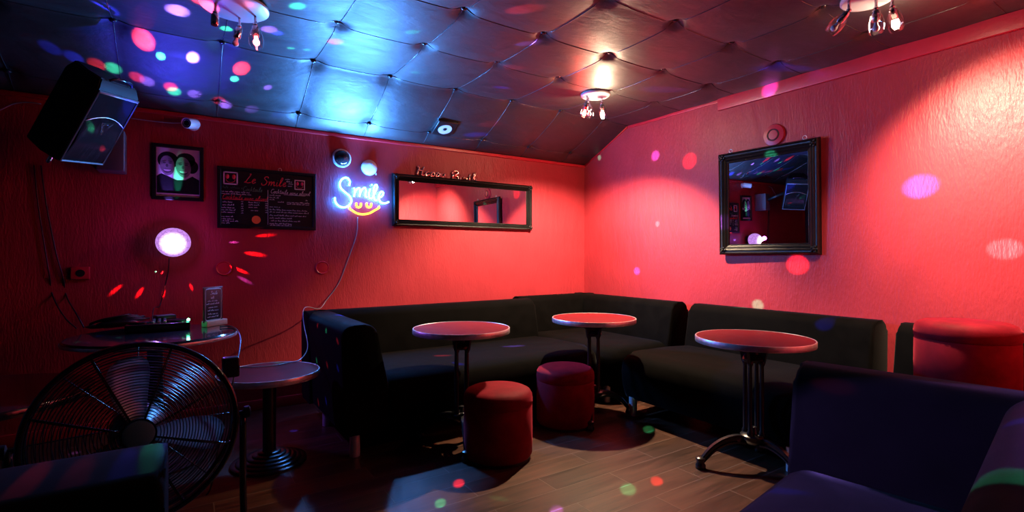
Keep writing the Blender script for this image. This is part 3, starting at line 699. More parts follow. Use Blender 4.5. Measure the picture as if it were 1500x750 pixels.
# dome and disc above the neon
t = thing('wall_dome', 'small glossy dark dome with white ring on the wall, above the neon sign', 'security dome', on_back(500, 232), 0)
bm = bmesh.new(); lathe(bm, [(0.078, 0), (0.08, 0.012), (0.074, 0.024), (0.064, 0.024)], 36, Matrix.Rotation(PI / 2, 4, 'X'), cap=False); link('ring', bm, M['white_plastic'], t, angle=50)
bm = bmesh.new(); lathe(bm, [(0.066 * math.cos(a), 0.02 + 0.05 * math.sin(a)) for a in [i * PI / 2 / 10 for i in range(10)]] + [(0, 0.07)], 36, Matrix.Rotation(PI / 2, 4, 'X')); link('dome', bm, M['black_gloss'], t, angle=60)
t = thing('smoke_detector', 'round white smoke detector on the wall, just above the end of the neon word', 'smoke detector', on_back(540, 246), 0)
bm = bmesh.new(); lathe(bm, [(0.064, 0), (0.068, 0.006), (0.068, 0.022), (0.06, 0.03), (0.03, 0.034), (0, 0.034)], 36, Matrix.Rotation(PI / 2, 4, 'X')); link('body', bm, M['white_plastic'], t, angle=50)
bm = bmesh.new(); lathe(bm, [(0.007, 0.033), (0.007, 0.037), (0, 0.037)], 12, Matrix.Translation((0.012, 0, 0.034)) @ Matrix.Rotation(PI / 2, 4, 'X')); link('indicator', bm, M['grey_plastic'], t, angle=50)
bm = bmesh.new(); box(bm, (0.058, -0.02, -0.05), (0.012, 0.01, 0.02), bevel=0.003); link('clip', bm, M['white_plastic'], t)
# detector on the right wall, painted over
t = thing('smoke_detector', 'round red-painted detector with a dark ring above the square mirror', 'smoke detector', on_right(1134.5, 198), -PI / 2)
bm = bmesh.new(); lathe(bm, [(0.082, 0), (0.085, 0.005), (0.08, 0.016), (0.05, 0.022), (0.046, 0.018), (0.038, 0.018), (0.036, 0.024), (0.0, 0.026)], 40, Matrix.Rotation(PI / 2, 4, 'X')); link('body', bm, M['red_painted'], t, angle=40)
bm = bmesh.new(); tube(bm, [(0.042 * math.cos(a), -0.0195, 0.042 * math.sin(a)) for a in [i * 2 * PI / 32 for i in range(32)]], 0.0035, 6, closed=True); link('dark_ring', bm, M['black_base'], t)
# capped wall outlets painted red
for (px, py, lab) in ((328, 393, 'round red-painted outlet cap on the back wall above the black sign stand'), (472, 392, 'round red-painted outlet cap on the back wall above the low side table')):
    t = thing('outlet_cap', lab, 'outlet', on_back(px, py), 0)
    bm = bmesh.new(); lathe(bm, [(0.052, 0), (0.054, 0.006), (0.05, 0.012), (0.042, 0.008), (0.036, 0.009), (0.0, 0.012)], 32, Matrix.Rotation(PI / 2, 4, 'X')); link('cap', bm, M['trim'], t, angle=30)
t = thing('wall_socket', 'square red-painted wall socket with a dark hole at the far left', 'socket', on_back(118, 400), 0)
bm = bmesh.new(); box(bm, (0, -0.012, 0), (0.10, 0.024, 0.085), bevel=0.006); link('plate', bm, M['trim'], t, angle=40)
bm = bmesh.new(); lathe(bm, [(0.024, 0), (0.024, 0.004), (0, 0.004)], 24, Matrix.Translation((0.002, -0.022, 0)) @ Matrix.Rotation(PI / 2, 4, 'X')); link('hole', bm, M['black_base'], t, angle=40)

# Happy Birthday letters peeking over the wide mirror
gar = thing('birthday_garland', 'rose gold Happy Birthday letter garland half hidden behind the wide mirror', 'garland', (0, YA - 0.012, 0))
def garland(word, px0, px1, pytop, k_, zs=0.72):
    a, b = on_back(px0, pytop), on_back(px1, pytop); wtot = sum(G[c][0] for c in word); h = (b.x - a.x) / wtot; x = a.x
    for c in word:
        top = on_back(px0 + (px1 - px0) * (x - a.x) / (b.x - a.x), pytop).z
        bm = bmesh.new(); script(bm, c, x, on_back(px0, pytop).z - h * k_, h, 0.011, slant=0.1, y=0.0, n=6, k=6)
        zt = on_back(px0, pytop).z
        for v in bm.verts: v.co.y *= 0.5; v.co.z = zt + (v.co.z - zt) * zs
        link('letter', bm, M['foil'], gar); x += G[c][0] * h
garland('Happy', 608, 652, 243, 1.0); garland('Birth', 659, 699, 250.5, 0.98)

# ------------------------------------------------------------------ disco light on the wall
BC = on_back(254, 355, 0.125)
t = thing('disco_lamp', 'glowing round white and violet disco lamp on the back wall', 'lamp', BC)
m, nt, o_ = nm('disco_dome_glow')
e = N(nt, 'ShaderNodeEmission', Strength=1.0); tc = N(nt, 'ShaderNodeTexCoord')
vo = N(nt, 'ShaderNodeTexVoronoi', Scale=30.0, feature='DISTANCE_TO_EDGE'); L(nt, tc, 'Object', vo, 'Vector')
fr_ = N(nt, 'ShaderNodeMapRange'); fr_.inputs[1].default_value = 0.0; fr_.inputs[2].default_value = 0.12; fr_.inputs[3].default_value = 0.72; fr_.inputs[4].default_value = 1.1; L(nt, vo, 0, fr_, 0)
led = N(nt, 'ShaderNodeVectorMath', operation='DISTANCE'); led.inputs[1].default_value = (0.0, -0.10, -0.015); L(nt, tc, 'Object', led, 0)   # the white LED sits at the front of the dome
cr = N(nt, 'ShaderNodeValToRGB'); cr.color_ramp.elements[0].position = 0.2; cr.color_ramp.elements[0].color = (3.2, 2.6, 3.2, 1)
cr.color_ramp.elements[1].position = 0.75; cr.color_ramp.elements[1].color = (0.60, 0.26, 0.85, 1)
k8 = N(nt, 'ShaderNodeMath', operation='MULTIPLY'); k8.inputs[1].default_value = 8.0; L(nt, led, 'Value', k8, 0); L(nt, k8, 0, cr, 0)
ms = N(nt, 'ShaderNodeVectorMath', operation='SCALE'); L(nt, cr, 0, ms, 0); L(nt, fr_, 0, ms, 'Scale'); L(nt, ms, 0, e, 0); L(nt, e, 0, o_, 0)
bm = bmesh.new(); bmesh.ops.create_icosphere(bm, subdivisions=4, radius=0.104)
for v in bm.verts: v.co.z *= 0.97
link('glowing_dome', bm, m, t, smooth=False)
bm = bmesh.new(); lathe(bm, [(0.06, 0.0), (0.075, 0.01), (0.08, 0.05), (0.07, 0.06)], 32, Matrix.Translation((0, 0.123, 0)) @ Matrix.Rotation(PI / 2, 4, 'X')); link('base', bm, M['black_plastic'], t, angle=40)
bm = bmesh.new(); tube(bm, spline([on_back(248, 378, .03), on_back(246, 400, .012), on_back(240, 425, .012), on_back(234, 448, .02), Vector((-0.17, 4.1, 0.85)), Vector((-0.17, 3.88, 0.757))], 8), 0.0035, 6)
tag(link('disco_lamp_cable', bm, M['wire']), 'thin dark cable hanging from the disco lamp to the equipment table', 'cable')

# ------------------------------------------------------------------ ceiling light fixtures
def shade(parent, tip, d, glass, bulb, size=1.0):
    """lamp head: socket above, clear egg shade and bulb hanging along direction d from point tip"""
    mt = aim(tip, d)
    bm = bmesh.new(); lathe(bm, [(0.006, -0.012), (0.016, -0.01), (0.019, 0.0), (0.019, 0.042), (0.015, 0.048), (0, 0.048)], 20, mt); s = link('socket', bm, M['chrome'], parent, angle=45)
    if glass:
        bm = bmesh.new(); lathe(bm, [(0.017, 0.004), (0.028, 0.018), (0.036, 0.045), (0.038, 0.07), (0.034, 0.094), (0.028, 0.108)], 28, mt, cap=False); link('glass_shade', bm, M['glass'], s)
    if bulb:
        bm = bmesh.new(); bmesh.ops.create_uvsphere(bm, u_segments=14, v_segments=10, radius=0.017, matrix=mt @ Matrix.Translation((0, 0, 0.078)))
        lathe(bm, [(0.008, 0.046), (0.010, 0.058), (0.012, 0.066)], 12, mt, cap=False)
        link('bulb', bm, M[bulb], s)
def fixture(label, c, r, heads):
    t = thing('ceiling_light', label, 'ceiling light', (c[0], c[1], c[2]), 0, 'three-lamp ceiling lights')
    bm = bmesh.new(); lathe(bm, [(0, -0.03), (r * .93, -0.028), (r, -0.02), (r, -0.008), (r * .9, 0.0)], 48); link('canopy', bm, M['satin_chrome'], t, angle=40)
    for (dx, dy, d, g, b) in heads:
        st = Vector((dx, dy, -0.028)); el = Vector((dx, dy, -0.075)); dv = Vector(d).normalized()
        tip = el + dv * 0.02
        bm = bmesh.new(); tube(bm, [st, st * .3 + el * .7, el, tip], 0.007, 10); bmesh.ops.create_uvsphere(bm, u_segments=10, v_segments=8, radius=0.012, matrix=Matrix.Translation(el))
        a = link('arm', bm, M['chrome'], t); shade(a, tip, dv, g, b)
    return t
fixture('chrome three-lamp ceiling light with a bright warm bulb near the right wall', (2.965, 1.165, 2.548), 0.125,
        [(-0.085, 0.055, (0.05, 0.75, -0.65), True, 'off_bulb'), (0.01, -0.03, (0.25, 0.1, -1), True, 'off_bulb'), (0.055, -0.085, (0.55, 0.05, -0.80), True, 'warm_bulb')])
fixture('chrome three-lamp ceiling light with red and warm bulbs near the corner', (2.85, 3.10, 2.548), 0.12,
        [(-0.07, 0.02, (-0.1, 0.3, -1), True, 'red_bulb'), (-0.03, 0.05, (-0.1, -.2, -1), True, 'off_bulb'), (0.055, -0.02, (0.15, 0.1, -1), True, 'warm_bulb_far')])
fixture('chrome three-lamp ceiling light with pinkish reflections at upper left', (0.225, 3.04, 2.538), 0.165,
        [(-0.09, -0.02, (-0.05, 0.0, -1), False, None), (0.03, 0.09, (-0.2, 0.1, -1), False, 'off_bulb'), (0.10, 0.02, (0.05, -0.05, -1), True, 'pink_bulb')])

# ceiling speaker on the sloping part
sl = math.atan2(ZHI - ZLOW, YA - YR)
def on_slope(px, py):
    k = ray(px, py); n = Vector((0, math.sin(sl), math.cos(sl))); p0 = Vector((0, YA, ZLOW)); t = ((p0 - Vector((0, 0, EYE))).dot(n)) / k.dot(n); return Vector((0, 0, EYE)) + k * t
p = on_slope(651, 184)
t = thing('ceiling_speaker', 'small square black speaker with a pale round cone on the sloped ceiling', 'speaker', (p.x, p.y, p.z - 0.012)); t.rotation_euler = (-sl, 0, 0)
bm = bmesh.new(); box(bm, (0, 0, 0), (0.19, 0.19, 0.05), bevel=0.008); link('housing', bm, M['black_plastic'], t, angle=40)
bm = bmesh.new(); lathe(bm, [(0.062, -0.025), (0.062, -0.03), (0.022, -0.027), (0.018, -0.022), (0, -0.022)], 32); link('cone', bm, M['white_plastic'], t, angle=40)
bm = bmesh.new(); lathe(bm, [(0.017, -0.024), (0.014, -0.031), (0, -0.033)], 20); link('centre_cap', bm, M['black_base'], t)

# ------------------------------------------------------------------ loudspeaker top left
sn = Vector((0.750, -0.388, -0.536)).normalized(); sw = Vector((0.513, 0.852, 0.102)); sw = (sw - sn * sw.dot(sn)).normalized(); su = sn.cross(sw)
if su.z < 0: su = -su
fc = Vector((-0.408, 3.757, 1.937))
R = Matrix((sw, -sn, su)).transposed().to_4x4()   # local x = width, -y = out of the front, z = up the face
sp = thing('loudspeaker', 'large black loudspeaker tilted down from the ceiling at upper left', 'speaker'); sp.matrix_world = Matrix.Translation(fc) @ R @ Matrix.Scale(0.86, 4)
bm = bmesh.new()
prof = [(-0.185, 0.0), (0.185, 0.0), (0.185, 0.13), (0.11, 0.30), (-0.11, 0.30), (-0.185, 0.13)]
lo = [bm.verts.new((x, y, -0.27)) for x, y in prof]; hi = [bm.verts.new((x, y, 0.27 if y < 0.05 else 0.27)) for x, y in prof]
hi2 = [bm.verts.new((x * .86, y * .8 + 0.035, 0.335)) for x, y in prof]
n = len(prof)
for A, B in ((lo, hi), (hi, hi2)):
    for i in range(n): bm.faces.new((A[i], A[(i + 1) % n], B[(i + 1) % n], B[i]))
bm.faces.new(lo[::-1]); bm.faces.new(hi2)
bmesh.ops.bevel(bm, geom=bm.edges[:], offset=0.008, segments=2, affect='EDGES')
link('cabinet', bm, M['cabinet'], sp, angle=40)
bm = bmesh.new(); frame_mesh(bm, 0.36, 0.53, [(0, -0.004), (0, 0.008), (0.006, 0.012), (0.012, 0.008), (0.012, -0.002)]); link('front_bezel', bm, M['grey_plastic'], sp, angle=30)
m, nt, o_ = nm('perforated_grille')
pb = N(nt, 'ShaderNodeBsdfPrincipled', Roughness=0.28); pb.inputs['Metallic'].default_value = 0.6; tc = N(nt, 'ShaderNodeTexCoord')
wv = N(nt, 'ShaderNodeTexWave', Scale=55.0, wave_type='BANDS', bands_direction='X'); L(nt, tc, 'Object', wv, 'Vector')
cr = N(nt, 'ShaderNodeValToRGB'); cr.color_ramp.elements[0].color = (0.012, 0.012, 0.014, 1); cr.color_ramp.elements[1].color = (0.12, 0.12, 0.13, 1); L(nt, wv, 0, cr, 0); L(nt, cr, 0, pb, 'Base Color')
bp = N(nt, 'ShaderNodeBump', Strength=0.5, Distance=0.003); L(nt, wv, 0, bp, 'Height'); L(nt, bp, 0, pb, 'Normal'); L(nt, pb, 0, o_, 0)
bm = bmesh.new()
gx = [(-0.165 + 0.33 * i / 14) for i in range(15)]
def arc(x): return 0.045 + 0.05 * (1 - (x / 0.165) ** 2)
lowr = [bm.verts.new((x, -0.004, -0.25 - 0.0 * x)) for x in gx]; mid = [bm.verts.new((x, -0.018, (-0.25 + arc(x)) / 2)) for x in gx]; upr = [bm.verts.new((x, -0.006, arc(x))) for x in gx]
for A, B in ((lowr, mid), (mid, upr)):
    for i in range(14): bm.faces.new((A[i], A[i + 1], B[i + 1], B[i]))
bmesh.ops.solidify(bm, geom=bm.faces[:], thickness=0.002)
gl = link('grille', bm, m, sp)
bm = bmesh.new(); tri = [Vector((-0.045, -0.022, 0.055)), Vector((0.05, -0.02, 0.062)), Vector((-0.005, -0.022, -0.03))]
for s in (1.0, 0.62):
    c = sum(tri, Vector()) / 3
    tube(bm, [c + (q - c) * s for q in tri], 0.0028 if s == 1 else 0.002, 6, closed=True)
link('triangle_logo', bm, M['screen_line'], gl)['label'] = 'silver triangle logo'
bm = bmesh.new(); tube(bm, [(x, -0.010, arc(x)) for x in gx], 0.0032, 6); tube(bm, [(-0.17, -0.008, 0.252), (0.17, -0.008, 0.252)], 0.003, 6); link('grille_trim', bm, M['steel'], gl)['label'] = 'thin shiny curved trim line'
bm = bmesh.new()   # horn mouth above the grille
a = [(-0.16, 0.245), (0.16, 0.245), (0.16, 0.06), (0.0, 0.105), (-0.16, 0.06)]; b = [(-0.05, 0.19), (0.05, 0.19), (0.05, 0.13), (0.0, 0.14), (-0.05, 0.13)]
A = [bm.verts.new((x, -0.006, z)) for x, z in a]; B = [bm.verts.new((x, 0.03 - 0.034, z)) for x, z in b]
for i in range(5): bm.faces.new((A[i], A[(i + 1) % 5], B[(i + 1) % 5], B[i]))
bm.faces.new(B)
link('horn', bm, M['black_gloss'], sp, smooth=False)
bm = bmesh.new(); tube(bm, spline([(-0.1, 0.03, 0.335), (-0.07, 0.02, 0.36), (0.0, 0.015, 0.368), (0.07, 0.02, 0.36), (0.1, 0.03, 0.335)], 5), 0.009, 8); link('handle', bm, M['black_gloss'], sp)
bm = bmesh.new(); lathe(bm, [(0.012, 0), (0.014, 0.04), (0.009, 0.05), (0, 0.05)], 16, Matrix.Translation((-0.17, 0.06, -0.268)) @ Matrix.Rotation(PI, 4, 'X')); link('bracket_knob', bm, M['chrome'], sp, angle=40)
# bracket box on the wall
t = thing('speaker_bracket', 'dark wall bracket box behind the tilted loudspeaker', 'bracket', on_back(166, 226))
bm = bmesh.new(); box(bm, (0, -0.09, 0), (0.15, 0.18, 0.27), bevel=0.008); link('box', bm, M['grey_plastic'], t, angle=40)
q0 = Vector(on_back(166, 226)) + Vector((0, -0.17, 0.03)); q1 = fc - sn * 0.26
bm = bmesh.new(); tube(bm, [q0 - t.location, q1 - t.location], 0.022, 10); link('bracket_arm', bm, M['black_plastic'], t)

# security camera
p = on_back(283, 184)
t = thing('security_camera', 'small white bullet security camera high on the back wall', 'camera', p)
bm = bmesh.new(); lathe(bm, [(0.038, 0), (0.04, 0.01), (0.03, 0.022), (0.012, 0.026), (0.012, 0.055)], 28, Matrix.Rotation(PI / 2, 4, 'X')); link('mount', bm, M['white_plastic'], t, angle=40)
d = Vector((-0.45, -0.75, -0.16)).normalized(); mt = aim(Vector((0.0, -0.055, 0.0)) - d * 0.04, d)
bm = bmesh.new(); lathe(bm, [(0, 0), (0.03, 0.003), (0.038, 0.02), (0.038, 0.12), (0.034, 0.128), (0.03, 0.12)], 28, mt, cap=False); link('body', bm, M['white_plastic'], t, angle=40)
bm = bmesh.new(); lathe(bm, [(0.031, 0.117), (0.018, 0.121), (0, 0.124)], 24, mt, cap=False); ln = link('lens', bm, M['black_gloss'], t)
bm = bmesh.new(); tube(bm, [mt @ Vector((0.022 * math.cos(a), 0.022 * math.sin(a), 0.122)) for a in [i * 2 * PI / 20 for i in range(20)]], 0.002, 5, closed=True); link('lens_ring', bm, M['steel'], ln)
bm = bmesh.new(); tube(bm, spline([on_back(270, 180, .012), on_back(250, 180, .008), on_back(220, 177, .008), on_back(190, 173, .008)], 6), 0.003, 6)
tag(link('camera_cable', bm, M['white_wire']), 'thin pale cable on the wall from loudspeaker to security camera', 'cable')
bm = bmesh.new(); tube(bm, spline([on_back(-30, 172, .01), on_back(0, 161, .012), on_back(20, 152, .015), on_back(40, 150, .02), on_back(60, 152, .03)], 6), 0.004, 6)
tag(link('speaker_cable', bm, M['white_wire']), 'pale cable curving along the wall at the left edge behind the loudspeaker', 'cable')
for pts, lab in ((((50, 242), (56, 300), (66, 365), (72, 400), (78, 435), (95, 465), (112, 481)), 'dark cable hanging down the back wall, left of the pair'), (((60, 242), (68, 300), (82, 370), (92, 405), (98, 435), (112, 460), (123, 480)), 'violet-lit cable hanging down the back wall, right of the pair')):
    w = [on_back(*q, off=0.012) for q in pts[:-2]] + [on_back(*pts[-2], off=0.25)] + [on_level(*pts[-1], 0.757) ]
    bm = bmesh.new(); tube(bm, spline(w, 8), 0.004, 6); tag(link('hanging_cable', bm, M['wire']), lab, 'cable', 'hanging speaker cables')

# ------------------------------------------------------------------ on the equipment table
ZT = 0.7505
p0, p1 = on_level(187, 489, ZT), on_level(275, 483, ZT)
ax = (p1 - p0); cl = ax.length; ang = math.atan2(ax.y, ax.x)
ctr = (p0 + p1) / 2
t = thing('dj_controller', 'black music mixing controller with knobs and a green light on the round table', 'mixer', (ctr.x, ctr.y, ZT), ang)
cw, cd = cl + 0.03, 0.2
bm = bmesh.new(); box(bm, (0, cd / 2, 0.024), (cw, cd, 0.044), bevel=0.006); body = link('body', bm, M['black_gloss'], t, angle=40)
for s in (-1, 1):
    bm = bmesh.new(); lathe(bm, [(0.062, 0), (0.062, 0.008), (0.056, 0.012), (0.03, 0.0125), (0.028, 0.011), (0, 0.011)], 32); o = link('jog_wheel', bm, M['black_gloss'], t, angle=30); o.location = (s * cw * .29, cd * .52, 0.046)
for i in range(3):
    for j in range(3):
        bm = bmesh.new(); lathe(bm, [(0.008, 0), (0.008, 0.012), (0.006, 0.014), (0, 0.014)], 12); o = link('knob', bm, M['grey_plastic'], t, angle=40); o.location = ((i - 1) * 0.027, 0.11 + j * 0.038, 0.046)
for i in range(3):
    bm = bmesh.new(); box(bm, (0, 0, 0.006), (0.016, 0.008, 0.012), bevel=0.002); o = link('fader', bm, M['steel'], t, angle=40); o.location = ((i - 1) * 0.03, 0.05 + 0.012 * (i % 2), 0.046)
bm = bmesh.new(); bmesh.ops.create_uvsphere(bm, u_segments=12, v_segments=8, radius=0.008); o = link('indicator_light', bm, M['green_led'], t); o.location = (cw / 2 - 0.012, 0.03, 0.058); o['label'] = 'bright green indicator light'
bm = bmesh.new(); lathe(bm, [(0.006, 0), (0.006, 0.012), (0, 0.012)], 10); o2 = link('light_stem', bm, M['black_plastic'], t); o2.location = (cw / 2 - 0.012, 0.03, 0.044)
# heap of coiled cable behind and left of it
p = on_level(172, 478, 0.76)
bm = bmesh.new(); pts = []
for i in range(150):
    a = i * 0.42; r = 0.075 + 0.025 * math.sin(i * .37); pts.append((p.x + r * 1.5 * math.cos(a) * (1 + .1 * math.sin(i)), p.y + 0.02 + r * math.sin(a), ZT + 0.007 + 0.012 * (i / 24) * abs(math.cos(a * .5 + .4))))
tube(bm, spline(pts, 3), 0.0055, 6); tag(link('coiled_cable', bm, M['wire']), 'heap of coiled black cable on the round table, left of the controller', 'cable')
p = on_level(243, 472, ZT)
t = thing('power_box', 'small black box at the back of the round equipment table', 'box', (p.x, min(p.y, 3.885), ZT), 0.3)
bm = bmesh.new(); box(bm, (0, 0, 0.035), (0.11, 0.08, 0.07), bevel=0.006); link('case', bm, M['black_plastic'], t, angle=40)
bm = bmesh.new(); box(bm, (0, 0, 0.072), (0.104, 0.074, 0.006), bevel=0.002); link('lid', bm, M['grey_plastic'], t, angle=40)
# sign in wooden block
pa, pb_ = on_level(303, 479.5, ZT), on_level(333, 474.5, ZT); v = pb_ - pa; an = math.atan2(v.y, v.x); c = (pa + pb_) / 2
t = thing('table_sign', 'small black information sign in a pale wooden block on the round table', 'sign', (c.x, c.y, ZT), an)
bm = bmesh.new(); box(bm, (0, 0.02, 0.018), (v.length, 0.045, 0.036), bevel=0.003); link('wooden_block', bm, M['wood'], t, angle=40)
shh, sww = 0.225, v.length * 0.93
bm = bmesh.new(); box(bm, (-0.012, 0.022, 0.036 + shh / 2 - 0.01), (sww, 0.006, shh), bevel=0.002); pn = link('panel', bm, M['chalkboard'], t, angle=40)
bm = bmesh.new(); yy = 0.0185; zc = 0.036 + shh / 2 - 0.01; xo = -0.012
rect = round_poly([(xo - sww * .43, zc - shh * .44), (xo + sww * .43, zc - shh * .44), (xo + sww * .43, zc + shh * .44), (xo - sww * .43, zc + shh * .44)], 0.015, 5)
tube(bm, [(x, yy, z) for x, z in rect], 0.0011, 4, closed=True)
rect = round_poly([(xo - sww * .39, zc - shh * .46), (xo + sww * .39, zc - shh * .46), (xo + sww * .39, zc + shh * .46), (xo - sww * .39, zc + shh * .46)], 0.022, 5)
tube(bm, [(x, yy, z) for x, z in rect], 0.0008, 4, closed=True)
script(bm, 'Smile', xo - 0.024, zc + shh * .28, 0.022, 0.0011, y=yy); script(bm, 'wifi', xo - 0.02, zc + shh * .17, 0.016, 0.0009, y=yy)
r2 = random.Random(5)
for k, (a, w, h) in enumerate(((.08, .6, .012), (0.0, .72, .012), (-.10, .5, .013), (-.19, .6, .012), (-.29, .55, .012), (-.37, .62, .013))): scribble(bm, xo - sww * w * .5, zc + shh * a, sww * w * .9, h, 0.0009, yy, r2)
link('lettering', bm, M['chalk_white'], pn)['label'] = 'white border and handwriting'
pts = [on_level(322, 479, 0.757), on_level(338, 478, 0.757), Vector((0.27, 3.42, 0.748)), Vector((0.27, 3.26, 0.70)), Vector((0.22, 3.02, 0.56)), Vector((0.18, 2.95, 0.40)), Vector((0.14, 2.94, 0.2)), Vector((0.10, 2.95, 0.006)), Vector((0.0, 2.97, 0.006))]
bm = bmesh.new(); tube(bm, spline(pts, 8), 0.0042, 6); tag(link('table_cable', bm, M['wire']), 'black cable hanging over the edge of the round equipment table', 'cable')

# ------------------------------------------------------------------ floor fan
FC = Vector((-0.135, 2.20, 0.582)); FR = 0.302
fan = thing('floor_fan', 'large black metal drum fan with wire guard, behind the near left sofa', 'fan', (FC.x, FC.y, 0), math.radians(4))
fa = Matrix.Translation((0, 0, FC.z)) @ Matrix.Rotation(math.radians(-8), 4, 'X') @ Matrix.Rotation(PI / 2, 4, 'X')   # local z of this frame points out of the front
def circ(r, z, n=64): return [fa @ Vector((r * math.cos(2 * PI * i / n), r * math.sin(2 * PI * i / n), z)) for i in range(n)]
def dish(r): return 0.085 - 0.055 * (r / FR) ** 2.4
bm = bmesh.new()
nr = 26
for i in range(nr):
    r = 0.062 + (FR - 0.066) * i / (nr - 1); tube(bm, circ(r, dish(r), 56), 0.0016, 4, closed=True)
for k in range(8):
    a = 2 * PI * k / 8 + 0.45
    for da in (-0.022, 0.022):
        tube(bm, [fa @ Vector((r * math.cos(a + da * (.3 + .7 * (1 - r / FR))), r * math.sin(a + da * (.3 + .7 * (1 - r / FR))), dish(r) - 0.003)) for r in [0.05 + (FR - 0.05) * i / 8 for i in range(9)]], 0.0024, 5)
link('front_guard', bm, M['fan_metal'], fan)
bm = bmesh.new(); tube(bm, circ(FR, 0.03, 72), 0.0095, 10, closed=True); tube(bm, circ(FR + 0.004, -0.09, 72), 0.0085, 10, closed=True)
for k in range(8):
    a = 2 * PI * k / 8 + 0.45; tube(bm, [fa @ Vector((FR * math.cos(a), FR * math.sin(a), 0.03)), fa @ Vector((FR * math.cos(a), FR * math.sin(a), -0.09))], 0.004, 6)
link('rim', bm, M['black_gloss'], fan)
bm = bmesh.new()
for i in range(12):
    r = 0.07 + (FR - 0.07) * i / 11; tube(bm, circ(r, -0.09 - 0.05 * (1 - (r / FR) ** 2), 48), 0.0016, 4, closed=True)
for k in range(8):
    a = 2 * PI * k / 8; tube(bm, [fa @ Vector((r * math.cos(a), r * math.sin(a), -0.093 - 0.05 * (1 - (r / FR) ** 2))) for r in (0.05, 0.12, 0.2, FR)], 0.0022, 5)
link('rear_guard', bm, M['fan_metal'], fan)
bm = bmesh.new(); lathe(bm, [(0.0, 0.088), (0.04, 0.087), (0.046, 0.084)], 36, fa, cap=False); hb = link('hub_cap', bm, M['badge'], fan)
bm = bmesh.new(); lathe(bm, [(0.046, 0.08), (0.052, 0.086), (0.052, 0.076), (0.046, 0.074)], 36, fa, cap=False); link('hub_ring', bm, M['black_gloss'], hb)
bm = bmesh.new(); lathe(bm, [(0.045, 0.06), (0.05, 0.05), (0.05, -0.0), (0.075, -0.03), (0.085, -0.07), (0.085, -0.16), (0.06, -0.19), (0, -0.19)], 32, fa); link('motor', bm, M['black_plastic'], fan, angle=40)
for ad in (95, -14, 217):
    a = math.radians(ad); mt = fa @ Matrix.Rotation(a, 4, 'Z')
    bm = bmesh.new(); rows = []
    for i in range(13):
        f = i / 12; r = 0.045 + 0.215 * f
        w = 0.026 + 0.036 * math.sin(min(1, f * 1.25) * PI / 2) - 0.02 * max(0, f - .72) / .28 * (max(0, f - .72) / .28)
        if f > .93: w *= 0.72
        tw = 0.032 - 0.012 * f
        rows.append([mt @ Vector((r, w * q + 0.012 * math.sin(f * 3), 0.035 + tw * q - 0.012 * (1 - q * q))) for q in (-1, -.6, -.2, .2, .6, 1)])
    g = [[bm.verts.new(p) for p in r_] for r_ in rows]
    for A, B in zip(g, g[1:]):
        for q in range(5): bm.faces.new((A[q], A[q + 1], B[q + 1], B[q]))
    bmesh.ops.solidify(bm, geom=bm.faces[:], thickness=0.003)
    link('blade', bm, M['blade'], fan)
# yoke stand
bm = bmesh.new()
YX = FR + 0.03
tube(bm, spline([(-YX, 0.02, FC.z), (-YX, 0.02, 0.30), (-YX, 0.01, 0.16), (-YX + 0.02, -0.02, 0.06), (-YX + 0.07, -0.1, 0.017), (-0.15, -0.16, 0.014), (0.15, -0.16, 0.014), (YX - 0.07, -0.1, 0.017), (YX - 0.02, -0.02, 0.06), (YX, 0.01, 0.16), (YX, 0.02, 0.30), (YX, 0.02, FC.z)], 6), 0.0125, 10)
tube(bm, spline([(-YX + 0.02, 0.0, 0.075), (-YX + 0.05, 0.12, 0.02), (-0.15, 0.2, 0.014), (0.15, 0.2, 0.014), (YX - 0.05, 0.12, 0.02), (YX - 0.02, 0.0, 0.075)], 6), 0.0125, 10)
link('stand', bm, M['black_gloss'], fan)
for s in (-1, 1):
    bm = bmesh.new(); lathe(bm, [(0.008, -0.03), (0.008, 0.0), (0.022, 0.004), (0.024, 0.02), (0.016, 0.026), (0, 0.026)], 16, aim((s * YX, 0.02, FC.z), (s, 0, 0))); link('tilt_knob', bm, M['black_plastic'], fan, angle=40)
bm = bmesh.new(); box(bm, (0.30, 0.10, FC.z + 0.17), (0.06, 0.05, 0.08), bevel=0.008); link('switch_box', bm, M['black_plastic'], fan, angle=40)

# ------------------------------------------------------------------ lights
def light(name, kind, loc, energy, color, **kw):
    d = bpy.data.lights.new(name, kind); d.energy = energy; d.color = color
    for k_, v_ in kw.items(): setattr(d, k_, v_)
    o = bpy.data.objects.new(name, d); COL.objects.link(o); o.location = loc; return o
RED, GRN, VIO, BLU, WHT, MAG = (1, 0.03, 0.04), (0.06, 1, 0.5), (0.30, 0.14, 1), (0.03, 0.04, 1), (1, 0.75, 0.7), (0.6, 0.08, 0.9)
ADDED_SRC = Vector((-0.6, -0.4, 2.3))   # added unseen source behind the camera for the floor spots; no lamp body
def beam(target, color, power, width, src=None):
    src = src or BC
    d = Vector(target) - src; dist = d.length; d.normalize()
    o = light('disco_beam', 'SPOT', src + d * 0.13, power, color, spot_size=2 * math.atan(width / 2 / dist), spot_blend=0.75, shadow_soft_size=0.004)
    o.rotation_euler = d.to_track_quat('-Z', 'Y').to_euler(); return o
def on_ceil(px, py):
    p = on_level(px, py, ZHI - 0.03)
    return p if p.y < YR else on_slope(px, py)
